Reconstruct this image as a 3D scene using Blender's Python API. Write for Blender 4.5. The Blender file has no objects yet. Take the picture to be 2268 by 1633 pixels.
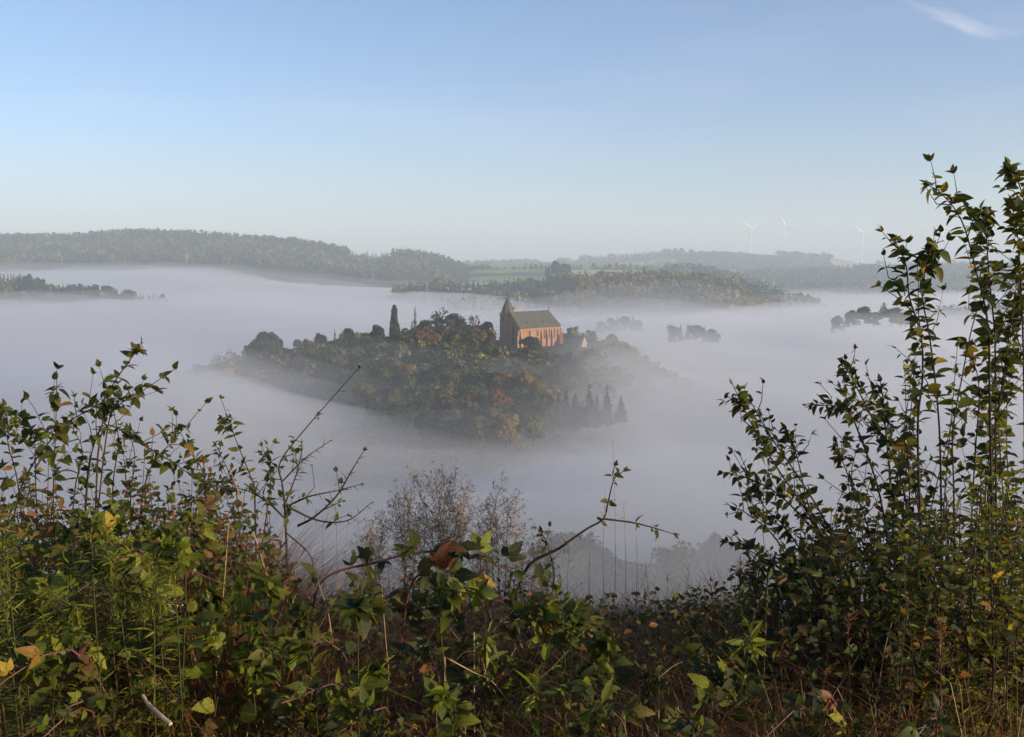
import bpy, math, random
import numpy as np
from mathutils import Vector, Matrix, Quaternion

sc = bpy.context.scene
col = sc.collection
R = random.Random(11)
NR = np.random.default_rng(7)

# ---------------------------------------------------------------- camera, light, exposure
FP = 2177.0                       # focal length in pixels of a 2268 px wide frame
CX, CY, HZ = 1134.0, 816.5, 580.0
PITCH = math.atan((CY - HZ) / FP)
cam = bpy.data.cameras.new('camera'); camo = bpy.data.objects.new('camera', cam); col.objects.link(camo)
cam.sensor_fit = 'HORIZONTAL'; cam.sensor_width = 36.0; cam.lens = 36.0 * FP / 2268.0
cam.clip_start = 0.05; cam.clip_end = 40000.0
camo.location = (0, 0, 0); camo.rotation_euler = (math.pi / 2 - PITCH, 0, 0)
sc.camera = camo

SUN_AZ, SUN_EL = math.radians(118), math.radians(13)     # azimuth clockwise from the view direction (+Y)
sdir = Vector((math.sin(SUN_AZ) * math.cos(SUN_EL), math.cos(SUN_AZ) * math.cos(SUN_EL), math.sin(SUN_EL)))
w = bpy.data.worlds.new('World'); sc.world = w; w.use_nodes = True
nt = w.node_tree; nt.nodes.clear()
wo = nt.nodes.new('ShaderNodeOutputWorld'); bg = nt.nodes.new('ShaderNodeBackground')
sky = nt.nodes.new('ShaderNodeTexSky'); sky.sky_type = 'NISHITA'; sky.sun_disc = False
sky.sun_elevation = SUN_EL; sky.sun_rotation = SUN_AZ
sky.air_density = 1.0; sky.dust_density = 1.0; sky.ozone_density = 3.6; sky.altitude = 400
bg.inputs['Strength'].default_value = 0.10
nt.links.new(bg.outputs[0], wo.inputs[0])
# one thin streak of cirrus high in the sky, as a function of the direction looked in
def wnode(t, **k):
    n = nt.nodes.new(t)
    for a, b in k.items(): setattr(n, a, b)
    return n
def wmath(op, a, b=None, c=None):
    n = wnode('ShaderNodeMath', operation=op)
    for i, v in enumerate((a, b, c)):
        if v is None: continue
        if isinstance(v, (int, float)): n.inputs[i].default_value = v
        else: nt.links.new(v, n.inputs[i])
    return n.outputs[0]
tc = wnode('ShaderNodeTexCoord'); sp = wnode('ShaderNodeSeparateXYZ'); nt.links.new(tc.outputs['Generated'], sp.inputs[0])
az = wmath('DIVIDE', sp.outputs[0], sp.outputs[1]); el = wmath('DIVIDE', sp.outputs[2], sp.outputs[1])
front = wmath('GREATER_THAN', sp.outputs[1], 0.05)
cmb = wnode('ShaderNodeCombineXYZ'); nt.links.new(az, cmb.inputs[0]); nt.links.new(el, cmb.inputs[1])
mp = wnode('ShaderNodeMapping'); mp.inputs['Location'].default_value = (-0.4446, -0.2346, 0); nt.links.new(cmb.outputs[0], mp.inputs[0])
mp2 = wnode('ShaderNodeMapping'); mp2.inputs['Rotation'].default_value = (0, 0, math.radians(19)); nt.links.new(mp.outputs[0], mp2.inputs[0])
nz = wnode('ShaderNodeTexNoise'); nz.inputs['Scale'].default_value = 16.0; nz.inputs['Detail'].default_value = 6.0
ms = wnode('ShaderNodeMapping'); ms.inputs['Scale'].default_value = (0.7, 3.5, 1); nt.links.new(mp2.outputs[0], ms.inputs[0]); nt.links.new(ms.outputs[0], nz.inputs['Vector'])
s2 = wnode('ShaderNodeSeparateXYZ'); nt.links.new(mp2.outputs[0], s2.inputs[0])
bend = wmath('MULTIPLY', wmath('POWER', wmath('MAXIMUM', wmath('SUBTRACT', s2.outputs[0], 0.018), 0.0), 2.0), 5.0)
wob = wmath('MULTIPLY', wmath('SUBTRACT', nz.outputs[0], 0.5), 0.022)
dy = wmath('DIVIDE', wmath('ADD', wmath('SUBTRACT', s2.outputs[1], bend), wob), 0.0048)
dx = wmath('DIVIDE', s2.outputs[0], 0.055)
gau = wmath('EXPONENT', wmath('MULTIPLY', wmath('ADD', wmath('MULTIPLY', dy, dy), wmath('MULTIPLY', dx, dx)), -1.0))
fac = wmath('MULTIPLY', wmath('MULTIPLY', gau, front), wmath('MULTIPLY', nz.outputs[0], 0.44))
nv = wnode('ShaderNodeTexNoise'); nv.inputs['Scale'].default_value = 2.2; nv.inputs['Detail'].default_value = 7.0; nv.inputs['Roughness'].default_value = 0.6
mv = wnode('ShaderNodeMapping'); mv.inputs['Rotation'].default_value = (0, 0, 0.5); mv.inputs['Scale'].default_value = (1.0, 3.0, 7.0); nt.links.new(tc.outputs['Generated'], mv.inputs[0]); nt.links.new(mv.outputs[0], nv.inputs['Vector'])
veil = wmath('MULTIPLY', wmath('MAXIMUM', wmath('SUBTRACT', nv.outputs[0], 0.46), 0.0), 0.32)
fac = wmath('MAXIMUM', fac, veil)
mx = wnode('ShaderNodeMixRGB'); nt.links.new(fac, mx.inputs[0]); nt.links.new(sky.outputs[0], mx.inputs[1]); mx.inputs[2].default_value = (6.2, 6.0, 6.2, 1)
wb = wnode('ShaderNodeMixRGB', blend_type='MULTIPLY'); wb.inputs[0].default_value = 1.0; wb.inputs[2].default_value = (1.09, 0.985, 1.02, 1)   # daylight white balance
nt.links.new(mx.outputs[0], wb.inputs[1]); nt.links.new(wb.outputs[0], bg.inputs['Color'])

sun = bpy.data.lights.new('sun', 'SUN'); suno = bpy.data.objects.new('sun', sun); col.objects.link(suno)
sun.energy = 4.7; sun.angle = math.radians(0.53); sun.color = (1.0, 0.79, 0.54)
suno.rotation_euler = (-sdir).to_track_quat('-Z', 'Y').to_euler(); suno.location = (40, -40, 60)

vs = sc.view_settings; vs.view_transform = 'Standard'; vs.look = 'None'; vs.gamma = 1.0; vs.exposure = 0.92
vs.use_curve_mapping = False
sc.render.engine = 'CYCLES'
cy = sc.cycles
cy.max_bounces = 8; cy.diffuse_bounces = 3; cy.glossy_bounces = 2; cy.transmission_bounces = 4
cy.volume_bounces = 4; cy.transparent_max_bounces = 8
cy.use_denoising = True; cy.denoiser = 'OPENIMAGEDENOISE'; cy.denoising_input_passes = 'RGB_ALBEDO_NORMAL'
cy.sample_clamp_indirect = 6.0
cy.caustics_reflective = False; cy.caustics_refractive = False

def at(px, py, Y):
    """World point seen at (px, py) of the 2268 wide frame, at distance Y along +Y."""
    cx, cyy = (px - CX) / FP, -(py - CY) / FP
    c, s = math.cos(PITCH), math.sin(PITCH)
    d = Vector((cx, c + cyy * s, -s + cyy * c))
    return d * (Y / d.y)

# ---------------------------------------------------------------- helpers
def hash2(ix, iy, seed):
    h = (ix.astype(np.int64) * 374761393 + iy.astype(np.int64) * 668265263 + seed * 974711) & 0x7fffffff
    h = ((h ^ (h >> 13)) * 1274126177) & 0x7fffffff
    h = (h ^ (h >> 16)) & 0xffff
    return h / 65535.0
def vnoise(x, y, seed=0):
    ix, iy = np.floor(x), np.floor(y); fx, fy = x - ix, y - iy
    fx = fx * fx * (3 - 2 * fx); fy = fy * fy * (3 - 2 * fy)
    a, b = hash2(ix, iy, seed), hash2(ix + 1, iy, seed); c, d = hash2(ix, iy + 1, seed), hash2(ix + 1, iy + 1, seed)
    return (a * (1 - fx) + b * fx) * (1 - fy) + (c * (1 - fx) + d * fx) * fy - 0.5
def fbm(x, y, seed=0, o=4):
    t, a, f = 0, 1.0, 1.0
    for k in range(o):
        t = t + a * vnoise(x * f + 17.3 * k, y * f - 9.1 * k, seed + k); a *= 0.5; f *= 2.03
    return t

def np_mesh(name, V, F, tint=None, luv=None, smooth=False, mat=None):
    """A triangle (or quad) mesh straight from arrays."""
    V = np.asarray(V, np.float32); F = np.asarray(F, np.int32); n = F.shape[1]
    me = bpy.data.meshes.new(name)
    me.vertices.add(len(V)); me.vertices.foreach_set('co', V.ravel())
    me.loops.add(F.size); me.loops.foreach_set('vertex_index', F.ravel())
    me.polygons.add(len(F)); me.polygons.foreach_set('loop_start', np.arange(0, F.size, n, dtype=np.int32))
    if tint is not None:
        a = me.attributes.new('tint', 'FLOAT_COLOR', 'POINT'); t = np.ones((len(V), 4), np.float32); t[:, :3] = tint
        a.data.foreach_set('color', t.ravel())
    if luv is not None:
        a = me.attributes.new('luv', 'FLOAT_VECTOR', 'POINT'); a.data.foreach_set('vector', np.asarray(luv, np.float32).ravel())
    me.update(calc_edges=True)
    me.polygons.foreach_set('use_smooth', np.full(len(F), smooth, dtype=bool))
    if mat: me.materials.append(mat)

    return me

def link(name, me, parent=None, mat=None):
    o = bpy.data.objects.new(name, me); col.objects.link(o)
    if parent is not None: o.parent = parent
    if mat is not None and me is not None and not me.materials: me.materials.append(mat)
    return o
def tag(o, label=None, cat=None, group=None, kind=None):
    if label: o['label'] = label
    if cat: o['category'] = cat
    if group: o['group'] = group
    if kind: o['kind'] = kind
    return o
def empty(name, loc, rz=0.0):
    o = bpy.data.objects.new(name, None); col.objects.link(o); o.location = loc; o.rotation_euler = (0, 0, rz); o.empty_display_size = 0.1
    return o

class PB:
    """Polygon builder for architecture."""
    def __init__(s): s.v, s.f = [], []
    def poly(s, pts):
        b = len(s.v); s.v += [tuple(p) for p in pts]; s.f.append(tuple(range(b, b + len(pts))))
    def prism(s, base, z0, z1, scale=1.0, c=None):
        """base: ccw list of (x, y); closed prism, optionally tapered about c"""
        n = len(base); b = len(s.v)
        if c is None: c = (sum(p[0] for p in base) / n, sum(p[1] for p in base) / n)
        s.v += [(x, y, z0) for x, y in base] + [(c[0] + (x - c[0]) * scale, c[1] + (y - c[1]) * scale, z1) for x, y in base]
        s.f.append(tuple(range(b + n - 1, b - 1, -1))); s.f.append(tuple(range(b + n, b + 2 * n)))
        for i in range(n):
            j = (i + 1) % n; s.f.append((b + i, b + j, b + n + j, b + n + i))
        return s
    def box(s, x0, x1, y0, y1, z0, z1):
        return s.prism([(x0, y0), (x1, y0), (x1, y1), (x0, y1)], z0, z1)
    def build(s, name, mat, parent=None, bevel=0.0):
        me = bpy.data.meshes.new(name); me.from_pydata(s.v, [], s.f); me.update()
        o = link(name, me, parent, mat)
        return o

def frame_of(d):
    d = d.normalized(); u = Vector((0, 0, 1)) if abs(d.z) < 0.95 else Vector((1, 0, 0))
    a = d.cross(u).normalized(); return a, d.cross(a).normalized()
_RING = {}
def tube_arrays(pts, rads, n=6):
    """Tapered tube round a polyline -> V, F(tri)."""
    P = np.array([tuple(p) for p in pts], float); m = len(P); r = np.asarray(rads, float)
    D = np.empty_like(P); D[1:-1] = P[2:] - P[:-2]; D[0] = P[1] - P[0]; D[-1] = P[-1] - P[-2]
    D /= np.maximum(np.linalg.norm(D, axis=1, keepdims=True), 1e-9)
    U = np.where(np.abs(D[:, 2:3]) < 0.95, [[0.0, 0.0, 1.0]], [[1.0, 0.0, 0.0]])
    A = np.cross(D, U); A /= np.maximum(np.linalg.norm(A, axis=1, keepdims=True), 1e-9); B = np.cross(D, A)
    if (m, n) not in _RING:
        t = 2 * math.pi * np.arange(n) / n; i, k = np.meshgrid(np.arange(m - 1), np.arange(n), indexing='ij')
        q = (i * n + k).ravel(); s = (i * n + (k + 1) % n).ravel(); e = (m - 1) * n; kk = np.arange(n)
        F = np.concatenate([np.stack([q, s, s + n], -1), np.stack([q, s + n, q + n], -1), np.stack([e + kk, e + (kk + 1) % n, np.full(n, m * n)], -1)]).astype(np.int32)
        _RING[(m, n)] = (np.cos(t), np.sin(t), F)
    c, s, F = _RING[(m, n)]
    V = P[:, None] + (A[:, None] * c[None, :, None] + B[:, None] * s[None, :, None]) * r[:, None, None]
    return np.concatenate([V.reshape(-1, 3), P[-1:] + D[-1:] * r[-1]]).astype(np.float32), F
class Acc:
    """Accumulates triangle arrays with a tint per vertex and leaf coordinates."""
    def __init__(s): s.V, s.F, s.T, s.L, s.n = [], [], [], [], 0
    def add(s, V, F, tint=(0, 0, 0), luv=None):
        s.V.append(V); s.F.append(F + s.n); s.T.append(np.broadcast_to(np.asarray(tint, np.float32), (len(V), 3)))
        s.L.append(luv if luv is not None else np.zeros((len(V), 3), np.float32)); s.n += len(V)
    def mesh(s, name, mat, smooth=False):
        return np_mesh(name, np.concatenate(s.V), np.concatenate(s.F), np.concatenate(s.T), np.concatenate(s.L), smooth, mat)
def catmull(P, per=6):
    P = [Vector(p) for p in P]
    if len(P) < 3:
        return [P[0].lerp(P[-1], i / per) for i in range(per + 1)]
    Q = [P[0] * 2 - P[1]] + P + [P[-1] * 2 - P[-2]]; out = []
    for i in range(1, len(Q) - 2):
        a, b, c, d = Q[i - 1], Q[i], Q[i + 1], Q[i + 2]
        for k in range(per):
            t = k / per
            out.append(0.5 * ((2 * b) + (c - a) * t + (2 * a - 5 * b + 4 * c - d) * t * t + (3 * b - a - 3 * c + d) * t ** 3))
    out.append(P[-1]); return out

# ---------------------------------------------------------------- materials
def mat(name):
    m = bpy.data.materials.new(name); m.use_nodes = True; t = m.node_tree
    return m, t, t.nodes['Principled BSDF'], t.nodes['Material Output']
def nn(t, typ, ins=None, **k):
    n = t.nodes.new(typ)
    for a, b in k.items(): setattr(n, a, b)
    for a, b in (ins or {}).items():
        if hasattr(b, 'is_linked') or isinstance(b, bpy.types.NodeSocket): t.links.new(b, n.inputs[a])
        else: n.inputs[a].default_value = b
    return n
def ramp(t, fac, stops):
    r = t.nodes.new('ShaderNodeValToRGB'); e = r.color_ramp.elements
    while len(e) < len(stops): e.new(0.5)
    for i, (p, c) in enumerate(stops): e[i].position = p; e[i].color = (*c, 1)
    t.links.new(fac, r.inputs[0]); return r.outputs[0]
def noise_mat(name, stops, scale, rough=0.9, detail=6, bump=0.3, bscale=None, coord='Object', dist=0.1, spec=0.2):
    m, t, p, o = mat(name)
    tcn = nn(t, 'ShaderNodeTexCoord')
    n = nn(t, 'ShaderNodeTexNoise', {'Vector': tcn.outputs[coord], 'Scale': scale, 'Detail': detail, 'Roughness': 0.62})
    t.links.new(ramp(t, n.outputs[0], stops), p.inputs['Base Color'])
    n2 = nn(t, 'ShaderNodeTexNoise', {'Vector': tcn.outputs[coord], 'Scale': bscale or scale * 4, 'Detail': 5})
    b = nn(t, 'ShaderNodeBump', {'Height': n2.outputs[0], 'Strength': bump, 'Distance': dist})
    t.links.new(b.outputs[0], p.inputs['Normal'])
    p.inputs['Roughness'].default_value = rough; p.inputs['Specular IOR Level'].default_value = spec
    return m
def foliage_mat(name, source, transl=0.3, rough=0.5, spec=0.3, veins=False):
    m, t, p, o = mat(name)
    if source == 'object':
        c0 = nn(t, 'ShaderNodeObjectInfo').outputs['Color']
    else:
        c0 = nn(t, 'ShaderNodeAttribute', attribute_name='tint').outputs['Color']
    tcn = nn(t, 'ShaderNodeTexCoord')
    if veins:
        lu = nn(t, 'ShaderNodeAttribute', attribute_name='luv'); s = nn(t, 'ShaderNodeSeparateXYZ', {0: lu.outputs['Vector']})
        av = nn(t, 'ShaderNodeMath', {0: s.outputs[1]}, operation='ABSOLUTE')
        q = nn(t, 'ShaderNodeMath', {0: av.outputs[0], 1: -0.55, 2: s.outputs[0]}, operation='MULTIPLY_ADD')
        q = nn(t, 'ShaderNodeMath', {0: q.outputs[0], 1: 48.0}, operation='MULTIPLY')
        q = nn(t, 'ShaderNodeMath', {0: q.outputs[0]}, operation='SINE')
        vein = nn(t, 'ShaderNodeMapRange', {0: q.outputs[0], 1: 0.72, 2: 1.0, 3: 0.0, 4: 0.45}).outputs[0]
        mid = nn(t, 'ShaderNodeMapRange', {0: av.outputs[0], 1: 0.0, 2: 0.045, 3: 0.7, 4: 0.0}).outputs[0]
        vm = nn(t, 'ShaderNodeMath', {0: vein, 1: mid}, operation='MAXIMUM').outputs[0]
        n = nn(t, 'ShaderNodeTexNoise', {'Vector': lu.outputs['Vector'], 'Scale': 5.0, 'Detail': 4})
        blot = nn(t, 'ShaderNodeMapRange', {0: n.outputs[0], 1: 0.3, 2: 0.7, 3: 0.72, 4: 1.25}).outputs[0]
        c1 = nn(t, 'ShaderNodeVectorMath', {0: c0, 'Scale': blot}, operation='SCALE').outputs[0]
        c2 = nn(t, 'ShaderNodeMixRGB', {0: vm, 1: c1, 2: (0.5, 0.5, 0.25, 1)}, blend_type='MIX')
        vs_ = nn(t, 'ShaderNodeMath', {0: vm, 1: 0.3}, operation='MULTIPLY'); t.links.new(vs_.outputs[0], c2.inputs[0])
        c0 = c2.outputs[0]
        bmp = nn(t, 'ShaderNodeBump', {'Height': vm, 'Strength': 0.5, 'Distance': 0.002}, invert=True); t.links.new(bmp.outputs[0], p.inputs['Normal'])
    else:
        n = nn(t, 'ShaderNodeTexNoise', {'Vector': tcn.outputs['Object'], 'Scale': 0.9, 'Detail': 5})
        mr = nn(t, 'ShaderNodeMapRange', {0: n.outputs[0], 1: 0.25, 2: 0.75, 3: 0.6, 4: 1.45}).outputs[0]
        c0 = nn(t, 'ShaderNodeVectorMath', {0: c0, 'Scale': mr}, operation='SCALE').outputs[0]
    t.links.new(c0, p.inputs['Base Color'])
    p.inputs['Roughness'].default_value = rough; p.inputs['Specular IOR Level'].default_value = spec
    tr = nn(t, 'ShaderNodeBsdfTranslucent'); hs = nn(t, 'ShaderNodeVectorMath', {0: c0, 1: (1.5, 1.45, 0.7)}, operation='MULTIPLY')
    t.links.new(hs.outputs[0], tr.inputs[0])
    mxs = nn(t, 'ShaderNodeMixShader', {0: transl}); t.links.new(p.outputs[0], mxs.inputs[1]); t.links.new(tr.outputs[0], mxs.inputs[2])
    t.links.new(mxs.outputs[0], o.inputs['Surface'])
    return m
def volume_mat(name, density, color, aniso):
    m = bpy.data.materials.new(name); m.use_nodes = True; t = m.node_tree; t.nodes.clear()
    o = t.nodes.new('ShaderNodeOutputMaterial'); v = t.nodes.new('ShaderNodeVolumePrincipled')
    v.inputs['Density'].default_value = density; v.inputs['Color'].default_value = (*color, 1); v.inputs['Anisotropy'].default_value = aniso
    t.links.new(v.outputs[0], o.inputs['Volume']); m.cycles.homogeneous_volume = True
    return m

M_ground = noise_mat('earth_and_grass', [(0.25, (0.018, 0.014, 0.009)), (0.5, (0.035, 0.03, 0.016)), (0.75, (0.04, 0.05, 0.018))], 0.35, coord='Object', bump=0.5, bscale=6.0)
M_crown = foliage_mat('tree_foliage', 'object', 0.25, 0.7, 0.15)
M_forest = foliage_mat('forest_foliage', 'attr', 0.2, 0.8, 0.1)
M_trunk = noise_mat('bark', [(0.3, (0.03, 0.024, 0.019)), (0.7, (0.075, 0.06, 0.048))], 3.0, bump=0.6, bscale=14)
# ---------------------------------------------------------------- terrain
FLOOR = -115.0
def pxx(px, Y): return (px - CX) / FP * Y
def ridge(x, y, Yc, pts, tree, wf, wb, floor=FLOOR):
    xs = [pxx(p, Yc) for p, _ in pts]; zs = [-(q - HZ) / FP * Yc - tree for _, q in pts]
    zc = np.interp(x * Yc / np.maximum(y, Yc * 0.6), xs, zs)
    t = np.where(y < Yc, (Yc - y) / wf, (y - Yc) / wb)
    s = np.clip(1 - np.abs(t), 0, 1)
    s = np.where(np.abs(t) < 0.08, 1 - t * t / 0.16, s)      # round the crest off
    return floor + (zc - floor) * np.clip(s, 0, 1)
RIDGES = {
    'far_left': (1900, [(-900, 545), (-300, 524), (0, 520), (240, 516), (350, 512), (420, 512), (520, 518), (640, 527), (720, 540), (780, 550), (840, 555), (880, 550), (940, 554), (1000, 573), (1050, 591), (1110, 606), (1200, 650), (1400, 800)], 13, 1120, 900),
    'mid': (1150, [(640, 690), (760, 655), (860, 636), (930, 626), (1000, 621), (1060, 619), (1130, 618), (1190, 615), (1225, 602), (1300, 602), (1450, 600), (1550, 602), (1600, 612), (1700, 631), (1790, 656), (1900, 700), (2050, 800)], 11, 560, 500),
    'left': (1000, [(-600, 560), (-200, 592), (0, 602), (80, 611), (150, 625), (260, 634), (330, 646), (415, 664), (520, 700), (650, 800)], 17, 170, 220),
    'plateau': (3300, [(400, 590), (900, 586), (1040, 580), (1220, 574), (1400, 562), (1480, 554), (1600, 550), (1680, 557), (1830, 564), (1900, 577), (2000, 580), (2268, 582), (3000, 575)], 10, 1500, 9000),
    'right_far': (2300, [(1300, 660), (1500, 622), (1650, 600), (1780, 590), (1900, 588), (2100, 584), (2268, 584), (2800, 572), (3600, 560)], 13, 1150, 900),
    'right': (900, [(1680, 760), (1780, 712), (1860, 697), (1960, 690), (2060, 678), (2160, 666), (2268, 652), (2600, 620), (3200, 590)], 11, 200, 320),
    'fields': (1750, [(880, 640), (1000, 606), (1060, 598), (1200, 597), (1400, 599), (1560, 606), (1700, 640), (1900, 760)], 0, 500, 1200),
}
def church_hill(x, y):
    zc = np.interp(x, [-260, -200, -160, -129, -84, -40, -10, 10, 32, 48, 62, 90, 130, 175, 240], [-112, -84, -62, -51, -42.5, -37.5, -35, -34.4, -34.6, -43, -54, -63, -70, -80, -98])
    spur = np.exp(-((x + 18) / 66.0) ** 2)
    sf = 0.48 - 0.26 * spur
    yf = np.maximum(388 - y, 0); yb = np.maximum(y - 436, 0)
    z = zc - sf * yf - 0.0012 * np.maximum(yf - 90, 0) ** 2 - 0.42 * yb
    return np.maximum(z, FLOOR)
def near_hill(x, y):
    s = np.maximum(y - 4.0 + 0.25 * np.sin(x * 0.9), 0)
    z = -1.62 - 0.72 * np.minimum(s, 10) - 0.33 * np.maximum(s - 10, 0)
    back = np.maximum(-y, 0); z = z + 0.05 * back
    return np.maximum(z, FLOOR)
def height(x, y, detail=True):
    x = np.asarray(x, float); y = np.asarray(y, float)
    h = np.full(np.broadcast(x, y).shape, FLOOR) + 0.0
    yy = np.maximum(y, 300)
    for k, a in RIDGES.items():
        hh = ridge(x, yy, *a); h = np.maximum(h, hh + (5.0 * fbm(x / 90, y / 90, 3, 3) * np.clip((hh - FLOOR) / 40, 0, 1) if detail and k not in ('plateau', 'fields') else 0))
    h = np.maximum(h, church_hill(x, y) + 1.2 * fbm(x / 25, y / 25, 8, 3))
    h = np.maximum(h, near_hill(x, y) + 0.12 * fbm(x / 1.3, y / 1.3, 5, 3))
    return h
_gx, _gy = np.meshgrid(np.arange(-6, 6.01, 0.05), np.arange(0, 6.01, 0.05)); _NEAR = height(_gx, _gy)
def hgt(x, y):
    if -5.9 < x < 5.9 and 0.1 < y < 5.9:                     # looked up near the camera
        u, v = (x + 6) / 0.05, y / 0.05; i, j = int(u), int(v); u -= i; v -= j
        return float((_NEAR[j, i] * (1 - u) + _NEAR[j, i + 1] * u) * (1 - v) + (_NEAR[j + 1, i] * (1 - u) + _NEAR[j + 1, i + 1] * u) * v)
    return float(height(np.array([x]), np.array([y]))[0])

na, nr = 420, 330
ang = np.concatenate([np.linspace(-38, 38, 300), np.linspace(41, 319, na - 300)]) * math.pi / 180
rad = np.concatenate([[0.0], np.geomspace(0.7, 5600, nr - 1)])
# more rings where the hills are
rad = np.sort(np.concatenate([rad, np.arange(240, 470, 4.0), np.arange(700, 2400, 22.0)]))
AA, RR = np.meshgrid(ang, rad)
GX, GY = RR * np.sin(AA), RR * np.cos(AA)
GZ = height(GX, GY)
nrr = len(rad); V = np.stack([GX, GY, GZ], -1).reshape(-1, 3)
i, j = np.meshgrid(np.arange(nrr - 1), np.arange(na), indexing='ij')
q = np.stack([i * na + j, (i + 1) * na + j, (i + 1) * na + (j + 1) % na, i * na + (j + 1) % na], -1).reshape(-1, 4)
q = q[:, ::-1]
ground = link('ground', np_mesh('ground', V, q, smooth=True, mat=M_ground)); tag(ground, kind='structure')

M_field = noise_mat('meadow_grass', [(0.3, (0.09, 0.15, 0.03)), (0.7, (0.16, 0.21, 0.06))], 0.01, coord='Object', bump=0.1)
M_pale_field = noise_mat('mown_field', [(0.3, (0.24, 0.23, 0.12)), (0.7, (0.32, 0.29, 0.16))], 0.01, coord='Object', bump=0.1)
def field(name, pts, m, lift=0.6):
    """A meadow laid on the terrain inside an outline of image points (px, Y)."""
    n = 40; A = np.array([(pxx(p, Y), Y) for p, Y in pts]); half = len(A) // 2
    lo, hi = A[:half], A[half:][::-1]
    t = np.linspace(0, 1, n); k = np.linspace(0, 1, half)
    L = np.stack([np.interp(t, k, lo[:, 0]), np.interp(t, k, lo[:, 1])], -1); H = np.stack([np.interp(t, k, hi[:, 0]), np.interp(t, k, hi[:, 1])], -1)
    u = np.linspace(0, 1, 14)[:, None, None]
    G = (L[None] * (1 - u) + H[None] * u).reshape(-1, 2); z = height(G[:, 0], G[:, 1]) + lift
    V = np.column_stack([G, z]); i, j = np.meshgrid(np.arange(13), np.arange(n - 1), indexing='ij')
    q = np.stack([i * n + j, i * n + j + 1, (i + 1) * n + j + 1, (i + 1) * n + j], -1).reshape(-1, 4)
    return tag(link(name, np_mesh(name, V, q, smooth=True, mat=m)), kind='structure')
FIELDS = [
    ('meadow', [(1035, 1560), (1110, 1560), (1205, 1600), (1215, 1740), (1130, 1740), (1040, 1740)], M_field),
    ('meadow', [(1265, 1560), (1330, 1540), (1440, 1560), (1450, 1740), (1340, 1740), (1262, 1740)], M_pale_field),
    ('meadow', [(772, 1800), (810, 1790), (870, 1830), (874, 1960), (820, 1960), (780, 1960)], M_field),
    ('meadow', [(1330, 2950), (1420, 2920), (1500, 2950), (1500, 3080), (1420, 3090), (1340, 3060)], M_pale_field),
    ('meadow', [(1835, 3000), (1880, 2960), (1960, 2950), (1980, 3240), (1900, 3240), (1830, 3200)], M_pale_field),
]
for f in FIELDS: field(*f)
def in_field(x, y):
    px = x / y * FP + CX; r = np.zeros(len(x), bool)
    for _, pts, _m in FIELDS:
        P = [p for p, _ in pts]; Y = [b for _, b in pts]
        r |= (px > min(P) + 3) & (px < max(P) - 3) & (y > min(Y) + 5) & (y < max(Y) - 5)
    return r

# ---------------------------------------------------------------- haze and fog
def box_mesh(name, x0, x1, y0, y1, z0, z1, m):
    return PB().box(x0, x1, y0, y1, z0, z1).build(name, m)
HAZE = volume_mat('valley_air', 0.00031, (0.74, 0.88, 1.0), 0.0)
hz = tag(box_mesh('haze', -5700, 5700, -5700, 5700, FLOOR - 2.5, 200, HAZE), 'pale morning haze filling the air over the valley', 'haze', kind='stuff')

def fog_sheet(name, top, m, x0, x1, nx, y0, y1, ny, zb, label):
    xs = np.linspace(-1, 1, nx); xs = np.sign(xs) * np.abs(xs) ** 1.6; xs = (x0 + x1) / 2 + xs * (x1 - x0) / 2
    ys = y0 * (y1 / y0) ** np.linspace(0, 1, ny)
    X, Y = np.meshgrid(xs, ys); Z = np.maximum(top(X, Y), zb + 0.6)
    e = np.minimum.reduce([(X - x0) / 120, (x1 - X) / 120, (Y - y0) / 25, (y1 - Y) / 200]).clip(0, 1); Z = zb + 0.6 + (Z - zb - 0.6) * np.sqrt(e)
    n = nx * ny
    V = np.concatenate([np.stack([X, Y, Z], -1).reshape(-1, 3), np.stack([X, Y, np.full_like(X, zb)], -1).reshape(-1, 3)])
    i, j = np.meshgrid(np.arange(ny - 1), np.arange(nx - 1), indexing='ij'); a = i * nx + j
    qt = np.stack([a, a + 1, a + nx + 1, a + nx], -1).reshape(-1, 4); qb = qt[:, ::-1] + n
    def wall(idx, flip):
        b = np.stack([idx[:-1], idx[1:], idx[1:] + n, idx[:-1] + n], -1); return b[:, ::-1] if not flip else b
    k = np.arange(nx); kk = np.arange(ny) * nx
    F = np.concatenate([qt, qb, wall(k, False), wall(k + (ny - 1) * nx, True), wall(kk, True), wall(kk + nx - 1, False)])
    return tag(link(name, np_mesh(name, V, F, smooth=True, mat=m)), label, 'fog', kind='stuff')
def anchors(x, y, A, base):
    """Smooth height field through weighted anchors (px, Y, dz, radius_x, radius_y)"""
    z = np.full(x.shape, float(base))
    for px, Y, dz, rx, ry in A:
        z = z + dz * np.exp(-((x - pxx(px, Y)) / rx) ** 2 - ((y - Y) / ry) ** 2)
    return z
BANK = [  # px, Y, rise, rx, ry
    (100, 1450, 24, 300, 260), (480, 1420, 14, 220, 160), (760, 1280, -6, 170, 150), (1010, 1180, -9, 200, 150),
    (1500, 940, -15, 300, 150), (1850, 1080, 5, 160, 120),
    (150, 300, 9, 90, 60), (520, 305, 7, 55, 40), (960, 292, -3.5, 60, 74), (1110, 268, -4.5, 48, 62), (1120, 372, 6, 36, 12), (1400, 350, 12, 30, 60), (560, 345, 5, 40, 34), (760, 262, -7, 36, 46), (1345, 300, 8, 26, 44), (1850, 1700, -26, 420, 380), (800, 392, -9, 95, 34), (1150, 402, -4, 46, 24), (1560, 340, -6, 70, 60),
    (1320, 365, 9, 26, 26), (1480, 400, 3, 60, 60), (1385, 600, 10.5, 55, 70), (1535, 530, 10.5, 55, 70), (1150, 228, -1, 50, 26), (250, 640, 6, 180, 130), (1450, 700, 4, 160, 90), (700, 850, 5, 150, 90),
]
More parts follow.
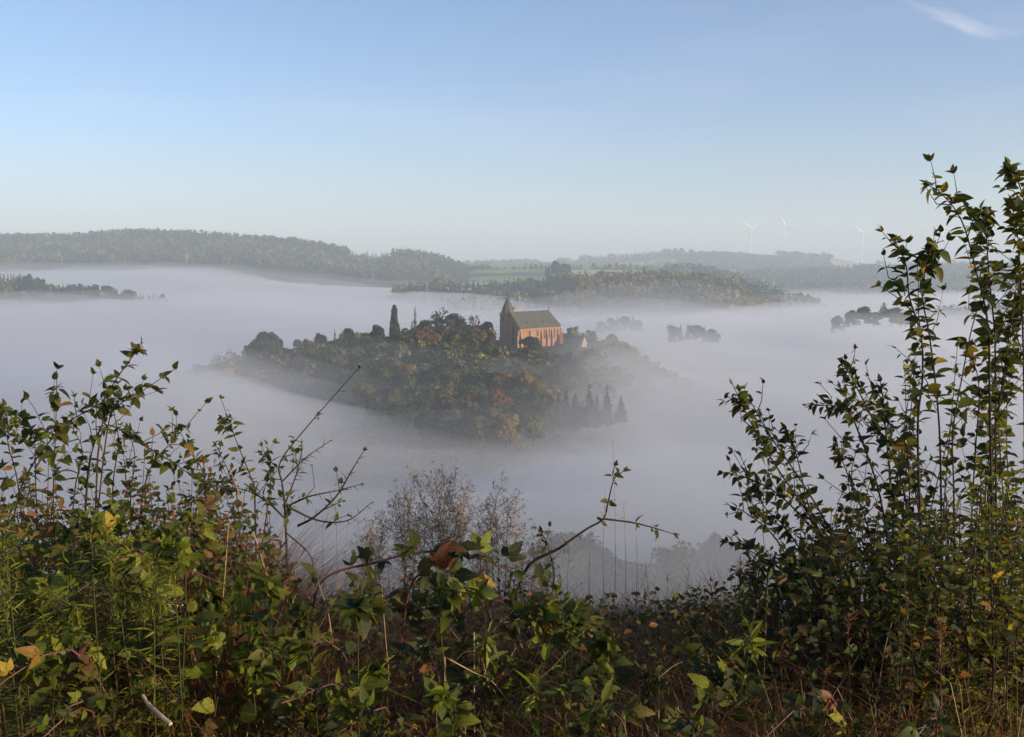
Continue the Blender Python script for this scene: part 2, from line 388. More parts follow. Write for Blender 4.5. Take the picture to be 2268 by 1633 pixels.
FOGC = (0.80, 0.83, 0.875)
LAYERS = [  # name words, density, base top, noise amplitude, noise cell, seed
    ('thin_mist', 0.0016, -30.0, 9.0, 75, 31), ('light_fog', 0.0026, -36.0, 10.0, 95, 41), ('valley_fog', 0.0050, -43.0, 10.0, 120, 21),
    ('thick_fog', 0.0100, -52.0, 9.0, 100, 51), ('dense_fog', 0.0300, -66.0, 8.0, 110, 61)]
DENSE = [  # thick fog shaped for its brightness
    (700, 1010, 17, 260, 80), (1050, 950, 13, 150, 70), (250, 285, 15, 80, 32), (1330, 222, 9, 60, 18), (1620, 330, 12, 80, 46), (1900, 980, 14, 160, 55), (420, 1320, 20, 250, 70),
    (250, 620, -13, 210, 130), (740, 275, -14, 46, 50), (1450, 560, -8, 120, 80), (1400, 150, -8, 90, 50), (900, 560, -8, 120, 70)]
WORDS = ['thinnest top veil of mist drifting over the valley fog', 'light upper fog lapping round the church hill', 'sea of morning fog filling the valley', 'thick fog under the sea of mist', 'dense fog on the valley floor']
for k, (nm, den, base, amp, cell, seed) in enumerate(LAYERS):
    def top(x, y, base=base, amp=amp, cell=cell, seed=seed, k=k):
        q = x * 0.93 + y * 0.36; r = y * 0.93 - x * 0.36       # drawn out along the valley
        z = anchors(x, y, BANK, base) + amp * fbm(q / cell, r / (cell * 1.9), seed, 4) + 1.8 * fbm(q / 22, r / 44, seed + 5, 3)
        if k >= 2: z = z + anchors(x, y, DENSE, 0.0) * (0.75, 1.1, 1.35)[k - 2]
        w_ = np.exp(-((y - 140) / 48) ** 2)                     # the fog lies level against the near hillside
        return z * (1 - w_) + w_ * (-30.0 - (0, 3, 7, 15, 30)[k] + 2.5 * fbm(q / 30, r / 40, seed + 9, 3))
    fog_sheet('fog', top, volume_mat(nm, den, FOGC, 0.25), -1500 + 11 * k, 1500 - 11 * k, 260, 34 + 3 * k, 2600 - 23 * k, 300, FLOOR - 0.5 - 0.3 * k, WORDS[k])

def billow(px, Y, top, rx, ry, den, seed, label, rise=22):
    cx = pxx(px, Y)
    def f(x, y):
        e = np.exp(-((x - cx) / rx) ** 2 - ((y - Y) / ry) ** 2)
        return top - rise + rise * e * 1.0 + 3.2 * fbm(x / 30, y / 46, seed, 4) * e + 1.2 * fbm(x / 9, y / 16, seed + 3, 3) * e
    m = volume_mat('fog_billow', den, FOGC, 0.25)
    n = 90; xs = np.linspace(cx - 2.2 * rx, cx + 2.2 * rx, n); ys = np.linspace(Y - 2.2 * ry, Y + 2.2 * ry, n); X, YY = np.meshgrid(xs, ys); zb = top - rise - 4
    Z = np.maximum(f(X, YY), zb + .05); V = np.concatenate([np.stack([X, YY, Z], -1).reshape(-1, 3), np.stack([X, YY, np.full_like(X, zb)], -1).reshape(-1, 3)]); N = n * n
    i, j = np.meshgrid(np.arange(n - 1), np.arange(n - 1), indexing='ij'); a = i * n + j; qt = np.stack([a, a + 1, a + n + 1, a + n], -1).reshape(-1, 4)
    k = np.arange(n); kk = k * n
    def wall(idx, fl):
        q = np.stack([idx[:-1], idx[1:], idx[1:] + N, idx[:-1] + N], -1); return q if fl else q[:, ::-1]
    F = np.concatenate([qt, qt[:, ::-1] + N, wall(k, False), wall(k + (n - 1) * n, True), wall(kk, True), wall(kk + n - 1, False)])
    tag(link('fog', np_mesh('fog', V, F, smooth=True, mat=m)), label, 'fog', kind='stuff')
for k, (px, Y, tp, rx, ry, den, lab) in enumerate([
    (230, 285, -30, 75, 34, .020, 'pale billow of fog left of the church hill'), (420, 300, -33, 40, 20, .014, 'small billow of fog against the left flank of the church hill'),
    (1330, 222, -43, 55, 18, .020, 'pale billow of fog in front of the church hill'), (900, 1040, -31, 200, 55, .03, 'bright streak of fog under the middle ridge'),
    (350, 860, -31, 170, 45, .03, 'long billow of fog between the spruce ridge and the church hill'), (1500, 650, -37, 110, 45, .010, 'billow of fog behind the church to the right'),
    (1350, 362, -33, 26, 16, .020, 'wisp of fog rising in front of the annex house'), (1385, 585, -40, 46, 36, .022, 'low bank of fog at the feet of the trees right of the church'), (1536, 515, -39.5, 44, 34, .022, 'low bank of fog at the feet of the second tree clump'), (1930, 580, -37.5, 74, 42, .022, 'low bank of fog at the foot of the right hillside trees'), (1310, 282, -36.5, 24, 13, .012, 'thin fog in front of the spruce clump below the church'), (1120, 346, -34.3, 42, 10, .020, 'wisp of fog drifting over the slope just below the church'), (1620, 330, -38, 70, 42, .014, 'warm billow of fog right of the church hill'),
    (1780, 900, -36, 120, 55, .012, 'billow of fog at the foot of the right hillside'), (300, 1330, -16, 240, 70, .016, 'fog climbing the foot of the far left ridge'),
    (60, 1560, -4, 170, 80, .004, 'thin wisp of fog on the far left ridge'), (640, 500, -37, 70, 34, .012, 'billow of fog behind the left end of the church hill')]):
    billow(px, Y, tp, rx, ry, den, 71 + 4 * k, lab)
# ---------------------------------------------------------------- trees
def quads_from(P, N, S, rng, asp=0.7):
    """One small leaf-clump triangle pair at each point P, facing about N, of size S."""
    n = len(P); N = N / np.linalg.norm(N, axis=1, keepdims=True)
    t = rng.normal(size=(n, 3)); t -= N * (t * N).sum(1, keepdims=True); t /= np.linalg.norm(t, axis=1, keepdims=True)
    b = np.cross(N, t); s = S[:, None]
    V = np.stack([P - t * s, P - b * s * asp, P + t * s, P + b * s * asp], 1).reshape(-1, 3)
    k = np.arange(n)[:, None] * 4
    F = np.concatenate([k + [[0, 1, 2]], k + [[0, 2, 3]]])
    return V, F
def crown_broad(seed, n=620, w=1.0, h=1.0, lobes=12, size=0.065):
    """Broadleaf crown in unit size: radius about 0.5, from z 0.22 to 1."""
    g = np.random.default_rng(seed); C = []
    for k in range(lobes):
        a = g.uniform(0, 6.28); r = 0.30 * w * math.sqrt(g.uniform(0.05, 1)); z = g.uniform(0.18, 0.80)
        r *= 1.15 - abs(z - 0.5)
        C.append((r * math.cos(a), r * math.sin(a), z, g.uniform(0.13, 0.23)))
    C.append((0, 0, 0.62, 0.3)); C = np.array(C)
    i = g.integers(0, len(C), n); d = g.normal(size=(n, 3)); d /= np.linalg.norm(d, axis=1, keepdims=True)
    d[:, 2] = np.where(d[:, 2] < -0.4, -d[:, 2], d[:, 2])
    P = C[i, :3] + d * (C[i, 3] * g.uniform(0.72, 1.08, n))[:, None]; P[:, 2] = np.maximum(0.2 + (P[:, 2] - 0.2) * h, g.uniform(0.02, 0.12, n))
    N = d + g.normal(size=(n, 3)) * 0.55
    return quads_from(P, N, g.uniform(0.6, 1.25, n) * size, g)
def crown_conifer(seed, n=560, w=0.30, size=0.06, z0=0.08, tiers=13):
    g = np.random.default_rng(seed); u = g.uniform(0, 1, n); z = z0 + (1 - z0) * (1 - np.sqrt(1 - u * 0.995))
    t = np.round(z * tiers + g.normal(size=n) * 0.18) / tiers; rr = w * (1 - z) ** 0.85 * (0.75 + 0.5 * ((z - t) * tiers < 0)) + 0.006
    a = g.uniform(0, 6.28, n); r = rr * np.sqrt(g.uniform(0.25, 1, n))
    P = np.column_stack([r * np.cos(a), r * np.sin(a), z - r * 0.25])
    N = np.column_stack([np.cos(a) * 0.5, np.sin(a) * 0.5, np.full(n, 0.8)]) + g.normal(size=(n, 3)) * 0.4
    return quads_from(P, N, g.uniform(0.6, 1.2, n) * size * (0.45 + 0.75 * (1 - z)), g, 0.55)
def crown_column(seed, n=700, size=0.05):
    g = np.random.default_rng(seed); z = g.uniform(0.04, 1, n)
    prof = np.interp(z, [0, 0.1, 0.35, 0.62, 0.72, 0.8, 0.93, 1.0], [0.10, 0.15, 0.17, 0.15, 0.105, 0.085, 0.08, 0.02])
    a = g.uniform(0, 6.28, n); r = prof * np.sqrt(g.uniform(0.3, 1, n)) * (1 + 0.14 * np.sin(a * 3 + z * 9))
    P = np.column_stack([r * np.cos(a), r * np.sin(a), z]); N = np.column_stack([np.cos(a), np.sin(a), np.full(n, 0.5)]) + g.normal(size=(n, 3)) * 0.4
    return quads_from(P, N, g.uniform(0.6, 1.2, n) * size, g, 0.6)
def crown_bare(seed, n=260):
    g = np.random.default_rng(seed)
    V, F = crown_broad(seed, n, 1.0, 1.0, 9, 0.05); return V, F
def trunk_arrays(seed, top=0.75, r=0.022, limbs=5, spread=0.26):
    rr = random.Random(seed); acc = Acc()
    pts = [Vector((rr.uniform(-.01, .01) * k, rr.uniform(-.01, .01) * k, top * k / 4 - 0.02)) for k in range(5)]
    acc.add(*tube_arrays(pts, [r * (1.2 - 0.24 * k) for k in range(5)], 6))
    for k in range(limbs):
        z = rr.uniform(0.3, 0.6) * top / 0.75; a = k * 2.4 + rr.uniform(-.4, .4); d = Vector((math.cos(a), math.sin(a), rr.uniform(0.7, 1.2)))
        p = Vector((0, 0, z)); acc.add(*tube_arrays([p, p + d * spread * 0.5, p + d * spread], [r * 0.5, r * 0.33, r * 0.12], 5))
    return acc
def make_mesh(name, VF, m): return np_mesh(name, VF[0], VF[1], mat=m)
CROWN = {'broad': [make_mesh('crown', crown_broad(100 + k, 1300, [1, 1.15, .95, 1.1, 1.0, .9][k], [1, .95, 1.05, .9, 1.1, 1.0][k]), M_crown) for k in range(6)],
         'fine': [make_mesh('crown', crown_broad(140 + k, 2000, 1.05, 1.0, 18, 0.055), M_crown) for k in range(3)],
         'conifer': [make_mesh('crown', crown_conifer(200 + k, 560, [.27, .23, .30, .25][k]), M_crown) for k in range(4)],
         'column': [make_mesh('crown', crown_column(250, 1100), M_crown)],
         'bare': [make_mesh('crown', crown_bare(260 + k), M_crown) for k in range(2)]}
TRUNK = {'broad': [trunk_arrays(300 + k).mesh('trunk', M_trunk, True) for k in range(3)],
         'conifer': [trunk_arrays(310 + k, 0.95, 0.016, 0).mesh('trunk', M_trunk, True) for k in range(2)]}
PAL = {'green': (0.06, 0.078, 0.026), 'olive': (0.105, 0.10, 0.032), 'ochre': (0.18, 0.12, 0.036), 'russet': (0.105, 0.05, 0.026),
       'dark': (0.026, 0.038, 0.022), 'spruce': (0.018, 0.032, 0.022), 'grey': (0.06, 0.055, 0.045), 'yellow': (0.16, 0.13, 0.035), 'brown': (0.075, 0.05, 0.03)}
def tree(kind, x, y, h, w, color, name='tree', label=None, group=None, z=None, cat='tree'):
    t = empty(name, (x, y, (hgt(x, y) - 0.1) if z is None else z), R.uniform(0, 6.28))
    c = link('crown', R.choice(CROWN[kind]), t); c.scale = (w, w, h)
    k = R.uniform(0.85, 1.2); b = PAL[color]; c.color = (b[0] * k * R.uniform(.92, 1.1), b[1] * k, b[2] * k, 1)
    s = link('trunk', R.choice(TRUNK['conifer' if kind in ('conifer', 'column') else 'broad']), t); s.scale = (max(w, h * .5), max(w, h * .5), h * (0.97 if kind == 'column' else 1))
    tag(t, label, cat, group)
    return t

def ptree(kind, px, topy, Y, h, wpx, color, **k):
    """A tree whose crown shows at px with its top at topy, h metres tall at distance Y; it stands on the ground there."""
    p = at(px, topy, Y); x = p.x; g = hgt(x, Y)
    return tree(kind, x, Y, max(h, p.z - g) if k.pop('fit', True) else h, wpx / FP * Y, color, **k)
def gname(color, kind): return {'conifer': 'spruce_tree'}.get(kind, 'tree')
# trees on the church hill, each where the photo shows it: kind, px, top y, distance, width px, colour, label
HILL = [
    ('fine', 592, 730, 425, 84, 'dark', 'big dark rounded tree standing alone on the left end of the church hill'),
    ('broad', 548, 765, 430, 44, 'dark', 'low dark tree beside the big rounded tree on the hill end'),
    ('bare', 508, 772, 440, 40, 'dark', 'faint dark tree sinking into fog at the far left tip of the church hill'),
    ('bare', 478, 778, 445, 34, 'grey', 'palest tree at the left tip of the church hill, nearly lost in fog'),
    ('broad', 660, 752, 432, 32, 'grey', 'pale greyish tree in mist between the big rounded tree and the church'),
    ('broad', 706, 735, 420, 40, 'dark', 'dark tree with two round heads on the left half of the church hill'),
    ('broad', 684, 752, 415, 34, 'dark', 'low dark tree below the one with two round heads'),
    ('fine', 618, 768, 422, 50, 'dark', 'low dark tree at the right foot of the big rounded tree'),
    ('fine', 575, 762, 424, 56, 'dark', 'low dark tree in front of the big rounded tree'),
    ('conifer', 741, 722, 425, 20, 'spruce', 'small pointed conifer beside an olive round tree on the church hill'),
    ('fine', 770, 722, 412, 62, 'olive', 'olive round tree beside the small pointed conifer on the church hill'),
    ('broad', 800, 745, 405, 48, 'brown', 'brownish tree between the olive round tree and the dark column tree'),
    ('broad', 836, 716, 420, 42, 'dark', 'blue green round tree just left of the dark column tree'),
    ('column', 873, 677, 398, 72, 'spruce', 'tall dark column shaped conifer with a narrow head'),
    ('conifer', 919, 668, 450, 36, 'grey', 'faint pointed conifer top rising from fog behind the hill trees'),
    ('conifer', 912, 704, 402, 30, 'dark', 'dark pointed tree right of the tall column tree'),
    ('broad', 940, 708, 405, 42, 'dark', 'dark round tree above the russet tree'),
    ('fine', 936, 722, 388, 66, 'russet', 'russet leaved domed tree in front of the dark pointed tree'),
    ('broad', 968, 735, 386, 26, 'ochre', 'small ochre tree touching the russet tree'),
    ('bare', 968, 678, 440, 60, 'grey', 'thin greyish bare crowned tree in the fog behind the russet tree'),
    ('fine', 1010, 690, 430, 78, 'grey', 'large grey misty tree between the russet tree and the church'),
    ('bare', 1052, 693, 425, 40, 'brown', 'thin brownish tree in mist beside the church tower'),
    ('broad', 1080, 712, 420, 44, 'grey', 'misty grey tree directly left of the church tower'),
    ('fine', 1052, 722, 388, 66, 'olive', 'olive green tree with visible trunk left of the church'),
    ('broad', 1008, 735, 386, 44, 'brown', 'dark brown tree at the foot of the large misty tree'),
    ('broad', 1030, 746, 384, 40, 'dark', 'dark bluish shrub tree under the olive tree by the church'),
    ('broad', 1176, 741, 382, 56, 'dark', 'dark green bushy tree in front of the church nave wall'),
    ('broad', 1086, 740, 386, 34, 'brown', 'small brown tree before the church tower base'),
]
for kind, px, ty, Y, wp, c, lab in HILL:
    ptree(kind, px, ty, Y, 5.5, wp, c, name=gname(c, kind), label=lab, group='trees standing round the church on the hill')
# the slope below them: individual crowns, autumn coloured
SLOPE = [
    (630, 768, 405, 60, 'green'), (690, 775, 395, 56, 'brown'), (735, 770, 395, 60, 'brown'), (780, 772, 388, 58, 'brown'), (828, 765, 390, 56, 'russet'),
    (862, 755, 392, 46, 'brown'), (760, 790, 372, 60, 'russet'), (820, 790, 365, 70, 'green'), (865, 788, 362, 60, 'olive'), (905, 800, 350, 62, 'ochre'),
    (700, 800, 380, 56, 'dark'), (842, 812, 345, 60, 'green'), (900, 822, 335, 60, 'green'), (945, 815, 340, 60, 'dark'), (968, 810, 335, 54, 'dark'), (1000, 822, 332, 46, 'green'),
    (780, 822, 345, 60, 'dark'), (812, 845, 322, 66, 'olive'), (868, 852, 315, 64, 'green'), (930, 850, 318, 66, 'green'), (985, 850, 312, 60, 'olive'),
    (1085, 822, 330, 70, 'dark'), (1118, 820, 325, 60, 'ochre'), (1160, 822, 322, 66, 'ochre'), (1192, 835, 315, 50, 'yellow'), (1060, 845, 318, 50, 'green'),
    (1040, 862, 308, 56, 'russet'), (1100, 862, 305, 66, 'russet'), (1150, 856, 308, 70, 'green'), (1195, 862, 306, 60, 'olive'), (985, 872, 300, 62, 'brown'),
    (930, 880, 298, 62, 'green'), (880, 885, 297, 56, 'dark'), (1040, 888, 292, 66, 'green'), (1090, 892, 288, 62, 'olive'), (1145, 892, 288, 66, 'brown'), (1200, 895, 290, 60, 'green'),
    (1000, 905, 284, 60, 'green'), (1060, 915, 278, 66, 'olive'), (1120, 918, 276, 66, 'ochre'), (1180, 915, 280, 60, 'olive'), (945, 908, 285, 60, 'dark'), (830, 880, 305, 56, 'dark'),
    (1100, 790, 360, 60, 'green'), (1050, 785, 365, 60, 'olive'), (1230, 815, 345, 60, 'olive'),
    (990, 790, 362, 56, 'brown'), (950, 785, 368, 50, 'brown'), (1020, 800, 350, 50, 'green'), (1150, 795, 352, 56, 'green'),
]
COLW = {'green': 'green', 'olive': 'olive', 'ochre': 'ochre', 'russet': 'russet', 'dark': 'dark green', 'brown': 'brown', 'yellow': 'yellowing'}
for k, (px, ty, Y, wp, c) in enumerate(SLOPE):
    side = 'on the left flank of the hill' if px < 880 else ('on the slope below the church' if px > 1080 else 'on the slope below the russet tree')
    ht = 'high' if ty < 800 else ('midway' if ty < 860 else 'lowest')
    ptree(['broad', 'fine', 'fine'][k % 3], px, ty, Y, 9.5, wp * 1.12, c, fit=False, label=f'{COLW[c]} autumn tree {ht} {side}', group=f'autumn trees {side}', z=at(px, ty, Y).z - 9.5)
for k, (px, ty, Y, h) in enumerate([(1238, 862, 300, 11), (1254, 858, 302, 12), (1275, 866, 300, 10), (1306, 845, 298, 14), (1345, 848, 300, 13.5), (1322, 868, 296, 11), (1376, 872, 300, 9), (1220, 880, 296, 9), (1290, 880, 292, 9)]):
    ptree('conifer', px, ty + R.uniform(-3, 7), Y, h, R.uniform(50, 92), 'dark', fit=False, name='spruce_tree', label='spruce in the misty clump ending the slope below the church', group='spruces low on the hill slope', z=at(px, ty, Y).z - h)
# tree tops breaking through fog farther back
for px, ty, Y, c, kd in [(1352, 712, 640, 'dark', 'broad'), (1368, 706, 640, 'dark', 'conifer'), (1384, 704, 645, 'dark', 'broad'), (1402, 702, 640, 'dark', 'conifer'), (1412, 712, 640, 'dark', 'broad'), (1330, 716, 650, 'grey', 'broad')]:
    ptree(kd, px, ty + 5, Y, 11, 38 if kd == 'broad' else 30, c, fit=False, name=gname(c, kd), label='misty dark tree in the clump just right of the church', group='tree tops above fog right of the church', z=at(px, ty, Y).z - 9)
for px, ty, Y, c, kd in [(1494, 730, 560, 'dark', 'broad'), (1508, 722, 560, 'dark', 'conifer'), (1524, 720, 565, 'dark', 'conifer'), (1542, 724, 560, 'dark', 'broad'), (1560, 726, 560, 'dark', 'conifer'), (1578, 732, 560, 'dark', 'broad')]:
    ptree(kd, px, ty + 4, Y, 11, 42 if kd == 'broad' else 32, c, fit=False, name=gname(c, kd), label='misty dark tree in the low clump farther right of the church', group='tree tops above fog in the second clump', z=at(px, ty, Y).z - 9)
for px, ty, Y, c, kd, wp in [(1858, 700, 633, 'dark', 'broad', 26), (1876, 690, 633, 'dark', 'conifer', 22), (1890, 688, 633, 'dark', 'broad', 28), (1916, 678, 633, 'dark', 'broad', 32), (1936, 690, 633, 'dark', 'broad', 30), (1958, 668, 630, 'dark', 'conifer', 40), (1976, 684, 633, 'brown', 'broad', 34), (1996, 690, 637, 'dark', 'broad', 34), (1846, 704, 640, 'grey', 'conifer', 18)]:
    ptree(kd, px, ty, Y, 11, wp * 1.45, c, fit=False, name=gname(c, kd), label='dark bluish tree rising from fog before the right hillside', group='trees at the foggy foot of the right hillside', z=at(px, ty, Y).z - 10.5)
for px, ty, Y in [(1225, 1160, 178), (1262, 1152, 176), (1295, 1172, 172), (1330, 1190, 168), (1560, 1172, 178), (1592, 1160, 176), (1615, 1178, 172), (1192, 1188, 172), (1365, 1215, 166), (1430, 1230, 160), (1500, 1212, 166), (1160, 1215, 165), (1650, 1195, 170)]:
    ty += 26
    ptree('fine', px, ty, Y, 13, 104, 'dark', fit=False, label='dim dark tree top in fog just beyond the foreground bushes', group='dim tree tops below the near hillside', z=at(px, ty, Y).z - 12.4)
for px, ty, Y, wp, lab in [(1214, 590, 1330, 22, 'smaller dark tree left of the tall tree cluster between the pale meadows'), (1232, 578, 1340, 30, 'tallest dark tree of the cluster between the two pale meadows'), (1252, 582, 1335, 28, 'dark tree at the right of the tall cluster between the meadows'), (1242, 592, 1310, 34, 'bluish dark tree in front of the tall cluster between the meadows')]:
    ptree('broad', px, ty, Y, 22, wp, 'dark', fit=False, label=lab, group='tall trees between the meadows', z=at(px, ty, Y).z - 21)
# dark spruces along the low left ridge
xs = list(np.linspace(-14, 330, 46)) + list(np.linspace(330, 366, 7))
for k, px in enumerate(xs):
    ty = np.interp(px, [-20, 0, 40, 80, 105, 118, 150, 165, 260, 330, 415], [598, 600, 604, 609, 622, 630, 626, 625, 634, 650, 661]) + R.uniform(-4, 6)
    Y = 1000 + R.uniform(-25, 10)
    ptree('conifer' if R.random() < 0.75 else 'broad', px + R.uniform(-3, 3), ty, Y, 17, R.uniform(15, 25), 'spruce', fit=False, name='spruce_tree', label='dark spruce in the row along the low ridge above the fog', group='dark spruces along the low left ridge', z=at(px, ty, Y).z - 17)

# ---------------------------------------------------------------- far woods
def tri_tree_templates(n_var, tris, conif):
    out = []
    for k in range(n_var):
        V, F = (crown_conifer(500 + k, tris // 2, 0.26, 0.16, 0.15, 8) if conif else crown_broad(520 + k, tris // 2, 1.05, 1.0, 7, 0.20))
        out.append((V.astype(np.float32), F.astype(np.int32)))
    return out
FT = {'b': tri_tree_templates(6, 56, False), 'c': tri_tree_templates(4, 44, True)}
def scatter(px0, px1, Y0, Y1, step, keep):
    out = []
    y = Y0
    while y < Y1:
        xs = np.arange(pxx(px0, y), pxx(px1, y), step) + NR.uniform(-.45, .45, len(np.arange(pxx(px0, y), pxx(px1, y), step))) * step
        ys = y + NR.uniform(-.45, .45, len(xs)) * step
        out.append(np.column_stack([xs, ys])); y += step
    P = np.concatenate(out); z = height(P[:, 0], P[:, 1]); k = keep(P[:, 0], P[:, 1], z)
    return P[k], z[k]
def woods(name, P, Z, label, hb, wb, conif, palette, dens=None):
    acc = Acc(); n1 = fbm(P[:, 0] / 60, P[:, 1] / 60, 61, 3); n2 = fbm(P[:, 0] / 140, P[:, 1] / 140, 71, 3)
    order = NR.uniform(0, 1, len(P))
    for k in range(len(P)):
        isc = (n2[k] + 0.25 * (order[k] - .5)) > conif
        V, F = R.choice(FT['c' if isc else 'b']); h = hb * R.uniform(.62, 1.3) * (1.15 if isc else 1); wd = wb * R.uniform(.6, 1.4) * (1.0 if isc else 1)
        a = R.uniform(0, 6.28); c, s = math.cos(a) * wd, math.sin(a) * wd
        W = np.column_stack([V[:, 0] * c - V[:, 1] * s + P[k, 0], V[:, 0] * s + V[:, 1] * c + P[k, 1], V[:, 2] * h + Z[k] - 0.6])
        if isc: b = PAL['spruce']
        else: b = PAL[palette[int(min(max((n1[k] + 0.5 + R.uniform(-.26, .26)), 0), 0.999) * len(palette))]]
        g = R.uniform(.65, 1.45); j_ = np.repeat(NR.uniform(.55, 1.5, len(V) // 4), 4)[:, None] * g; acc.add(W.astype(np.float32), F, np.array(b, np.float32)[None] * j_)
    o = link(name, acc.mesh(name, M_forest)); tag(o, label, 'forest', kind='stuff'); return o
def keepf(zmin, nof=True, d=0.0):
    def f(x, y, z):
        k = z > zmin
        if nof: k &= ~in_field(x, y)
        if d: k &= fbm(x / 80, y / 80, 91, 3) > d
        return k
    return f
P, Z = scatter(-120, 1085, 1560, 2020, 8.2, keepf(-62)); woods('forest', P, Z, 'hazy wooded far ridge on the left of the valley', 14, 10.5, 0.12, ['dark', 'green', 'green', 'olive', 'brown', 'grey'])
P, Z = scatter(880, 1830, 930, 1175, 7.8, lambda x, y, z: (z > -62) & ~in_field(x, y))
o = np.argsort(P[:, 1]); near, far = o[:0], o
P, Z = P, Z
# the front of this wood: the largest crowns as trees of their own
vis = np.where((Z > -52))[0]; vis = vis[np.argsort(P[vis, 1])][:110]; rest = np.setdiff1d(np.arange(len(P)), vis)
for k in vis:
    c = R.choice(['green', 'olive', 'olive', 'ochre', 'brown', 'dark', 'yellow'])
    tree(R.choice(['broad', 'broad', 'fine']), P[k, 0], P[k, 1], R.uniform(10, 14), R.uniform(8.5, 12), c, label=f'{COLW[c]} tree at the lower edge of the wooded ridge beyond', group='trees at the edge of the wooded ridge')
woods('forest', P[rest], Z[rest], 'autumn wood on the ridge behind the church', 12, 10.0, 0.3, ['dark', 'green', 'olive', 'brown', 'yellow', 'olive', 'ochre'])
P, Z = scatter(1020, 1560, 1180, 1560, 9.5, lambda x, y, z: (z > -60) & ~in_field(x, y) & (fbm(x / 60, y / 60, 95, 3) > -0.1)); woods('forest', P, Z, 'scattered trees round the green meadows', 10, 9, 0.0, ['dark', 'green', 'olive', 'grey'])
P, Z = scatter(1020, 1480, 1745, 2050, 11, lambda x, y, z: (z > -60) & (fbm(x / 60, y / 60, 99, 3) > 0.0)); woods('forest', P, Z, 'tree rows beyond the green meadows', 12, 10, 0.0, ['dark', 'green', 'olive'])
P, Z = scatter(1480, 2330, 1350, 2320, 14, keepf(-70)); woods('forest', P, Z, 'hazy blue wooded slope under the wind turbines', 15, 17, 0.05, ['dark', 'green', 'olive'])
P, Z = scatter(1000, 2330, 2500, 3320, 22, lambda x, y, z: (z > -75) & ~in_field(x, y) & ((y < 3180) | (fbm(x / 90, y / 300, 97, 2) > -0.15))); woods('forest', P, Z, 'far hazy woods on the plateau', 14, 26, 0.05, ['dark', 'green', 'olive'])
P, Z = scatter(1800, 2330, 720, 960, 8, keepf(-60)); woods('forest', P, Z, 'dark wooded slope behind the tall shrub', 12, 10, 0.1, ['dark', 'green', 'grey'])
P, Z = scatter(-60, 470, 900, 1060, 8, keepf(-70)); woods('forest', P, Z, 'wood on the flank of the low spruce ridge', 14, 10, 0.0, ['dark', 'green'])

def hillkeep(x, y, z):
    k = (z > -108) & (np.hypot(x - 12, y - 402) > 17) & ~((np.abs(x - 8) < 34) & (y > 372) & (y < 440) & (x > -14)) & (z > church_hill(x, y) - 3)
    return k
P, Z = scatter(300, 2000, 215, 470, 6.6, hillkeep)
FT['b'] = [(v.astype(np.float32), f.astype(np.int32)) for v, f in (crown_broad(560 + k, 260, 1.1, 1.0, 11, 0.10) for k in range(5))]
woods('forest', P, Z, 'autumn wood and scrub covering the flanks of the church hill', 8.0, 10.0, 0.6, ['dark', 'green', 'olive', 'green', 'olive', 'brown', 'ochre'])

FT['b'] = [(v.astype(np.float32), f.astype(np.int32)) for v, f in (crown_broad(580 + k, 1000, 1.1, 1.0, 14, 0.045) for k in range(5))]
P, Z = scatter(1090, 1760, 158, 210, 6.0, lambda x, y, z: fbm(x / 30, y / 30, 131, 2) > -0.25)
woods('forest', P, Z, 'dim dark woods low on the near hillside, sunk in fog', 10.0, 8.5, 0.9, ['dark', 'green', 'dark', 'olive'])

# ---------------------------------------------------------------- wind turbines
M_white = noise_mat('white_painted_steel', [(0.3, (0.74, 0.74, 0.75)), (0.7, (0.80, 0.80, 0.80))], 0.2, rough=0.4, bump=0.0)
def turbine(px, hub, Y, size, spin, yaw, label):
    p = at(px, hub, Y); g = hgt(p.x, Y) - 1
    t = empty('wind_turbine', (p.x, Y, g)); h = p.z - g; tag(t, label, 'wind turbine', 'wind turbines on the plateau')
    link('tower', np_mesh('tower', *tube_arrays([Vector((0, 0, 0)), Vector((0, 0, h * .5)), Vector((0, 0, h))], [2.3, 1.8, 1.4], 14), smooth=True, mat=M_white), t)
    n = PB().box(-1.9, 1.9, -3.5, 7, h - 1.2, h + 2.6).build('nacelle', M_white, t)
    rot = link('hub', np_mesh('hub', *tube_arrays([Vector((0, 0, 0)), Vector((0, -2, 0)), Vector((0, -3.6, 0))], [2.0, 1.9, .7], 12), smooth=True, mat=M_white), t)
    rot.location = (0, -3.6, h + 0.7)
    for k in range(3):
        a = spin + k * 2 * math.pi / 3; pts, wd = [], []
        V, F = [], []
        d = Vector((math.sin(a), 0, math.cos(a))); e = Vector((math.cos(a), 0, -math.sin(a)))
        for s, c in [(0, .9), (.06, 1.3), (.16, 2.8), (.4, 2.2), (.7, 1.5), (.95, .7), (1, .3)]:
            q = d * (1.6 + s * size); b = len(V)
            for (u, v) in ((-.35, .0), (0, .28), (.65, .05), (0, -.22)): V.append(q + e * (c * u * 2) + Vector((0, -1.4 + v * c, 0)))
        for r in range(6):
            for m in range(4):
                i, j = r * 4 + m, r * 4 + (m + 1) % 4; F += [(i, j, j + 4), (i, j + 4, i + 4)]
        link('blade', np_mesh('blade', np.array([tuple(v) for v in V]), np.array(F), smooth=True, mat=M_white), rot)
    t.rotation_euler = (0, 0, yaw); return t
turbine(1663, 507, 3800, 47, math.radians(62), math.radians(25), 'wind turbine farthest left, above the wooded crest')
turbine(1740, 504, 3750, 52, math.radians(-25), math.radians(-15), 'tallest wind turbine, second of the four on the plateau')
turbine(1910, 517, 3600, 46, math.radians(65), math.radians(12), 'wind turbine standing by itself over the pale fields')
turbine(2085, 524, 4300, 46, math.radians(20), math.radians(20), 'faintest wind turbine, seen beside the tall shrub')
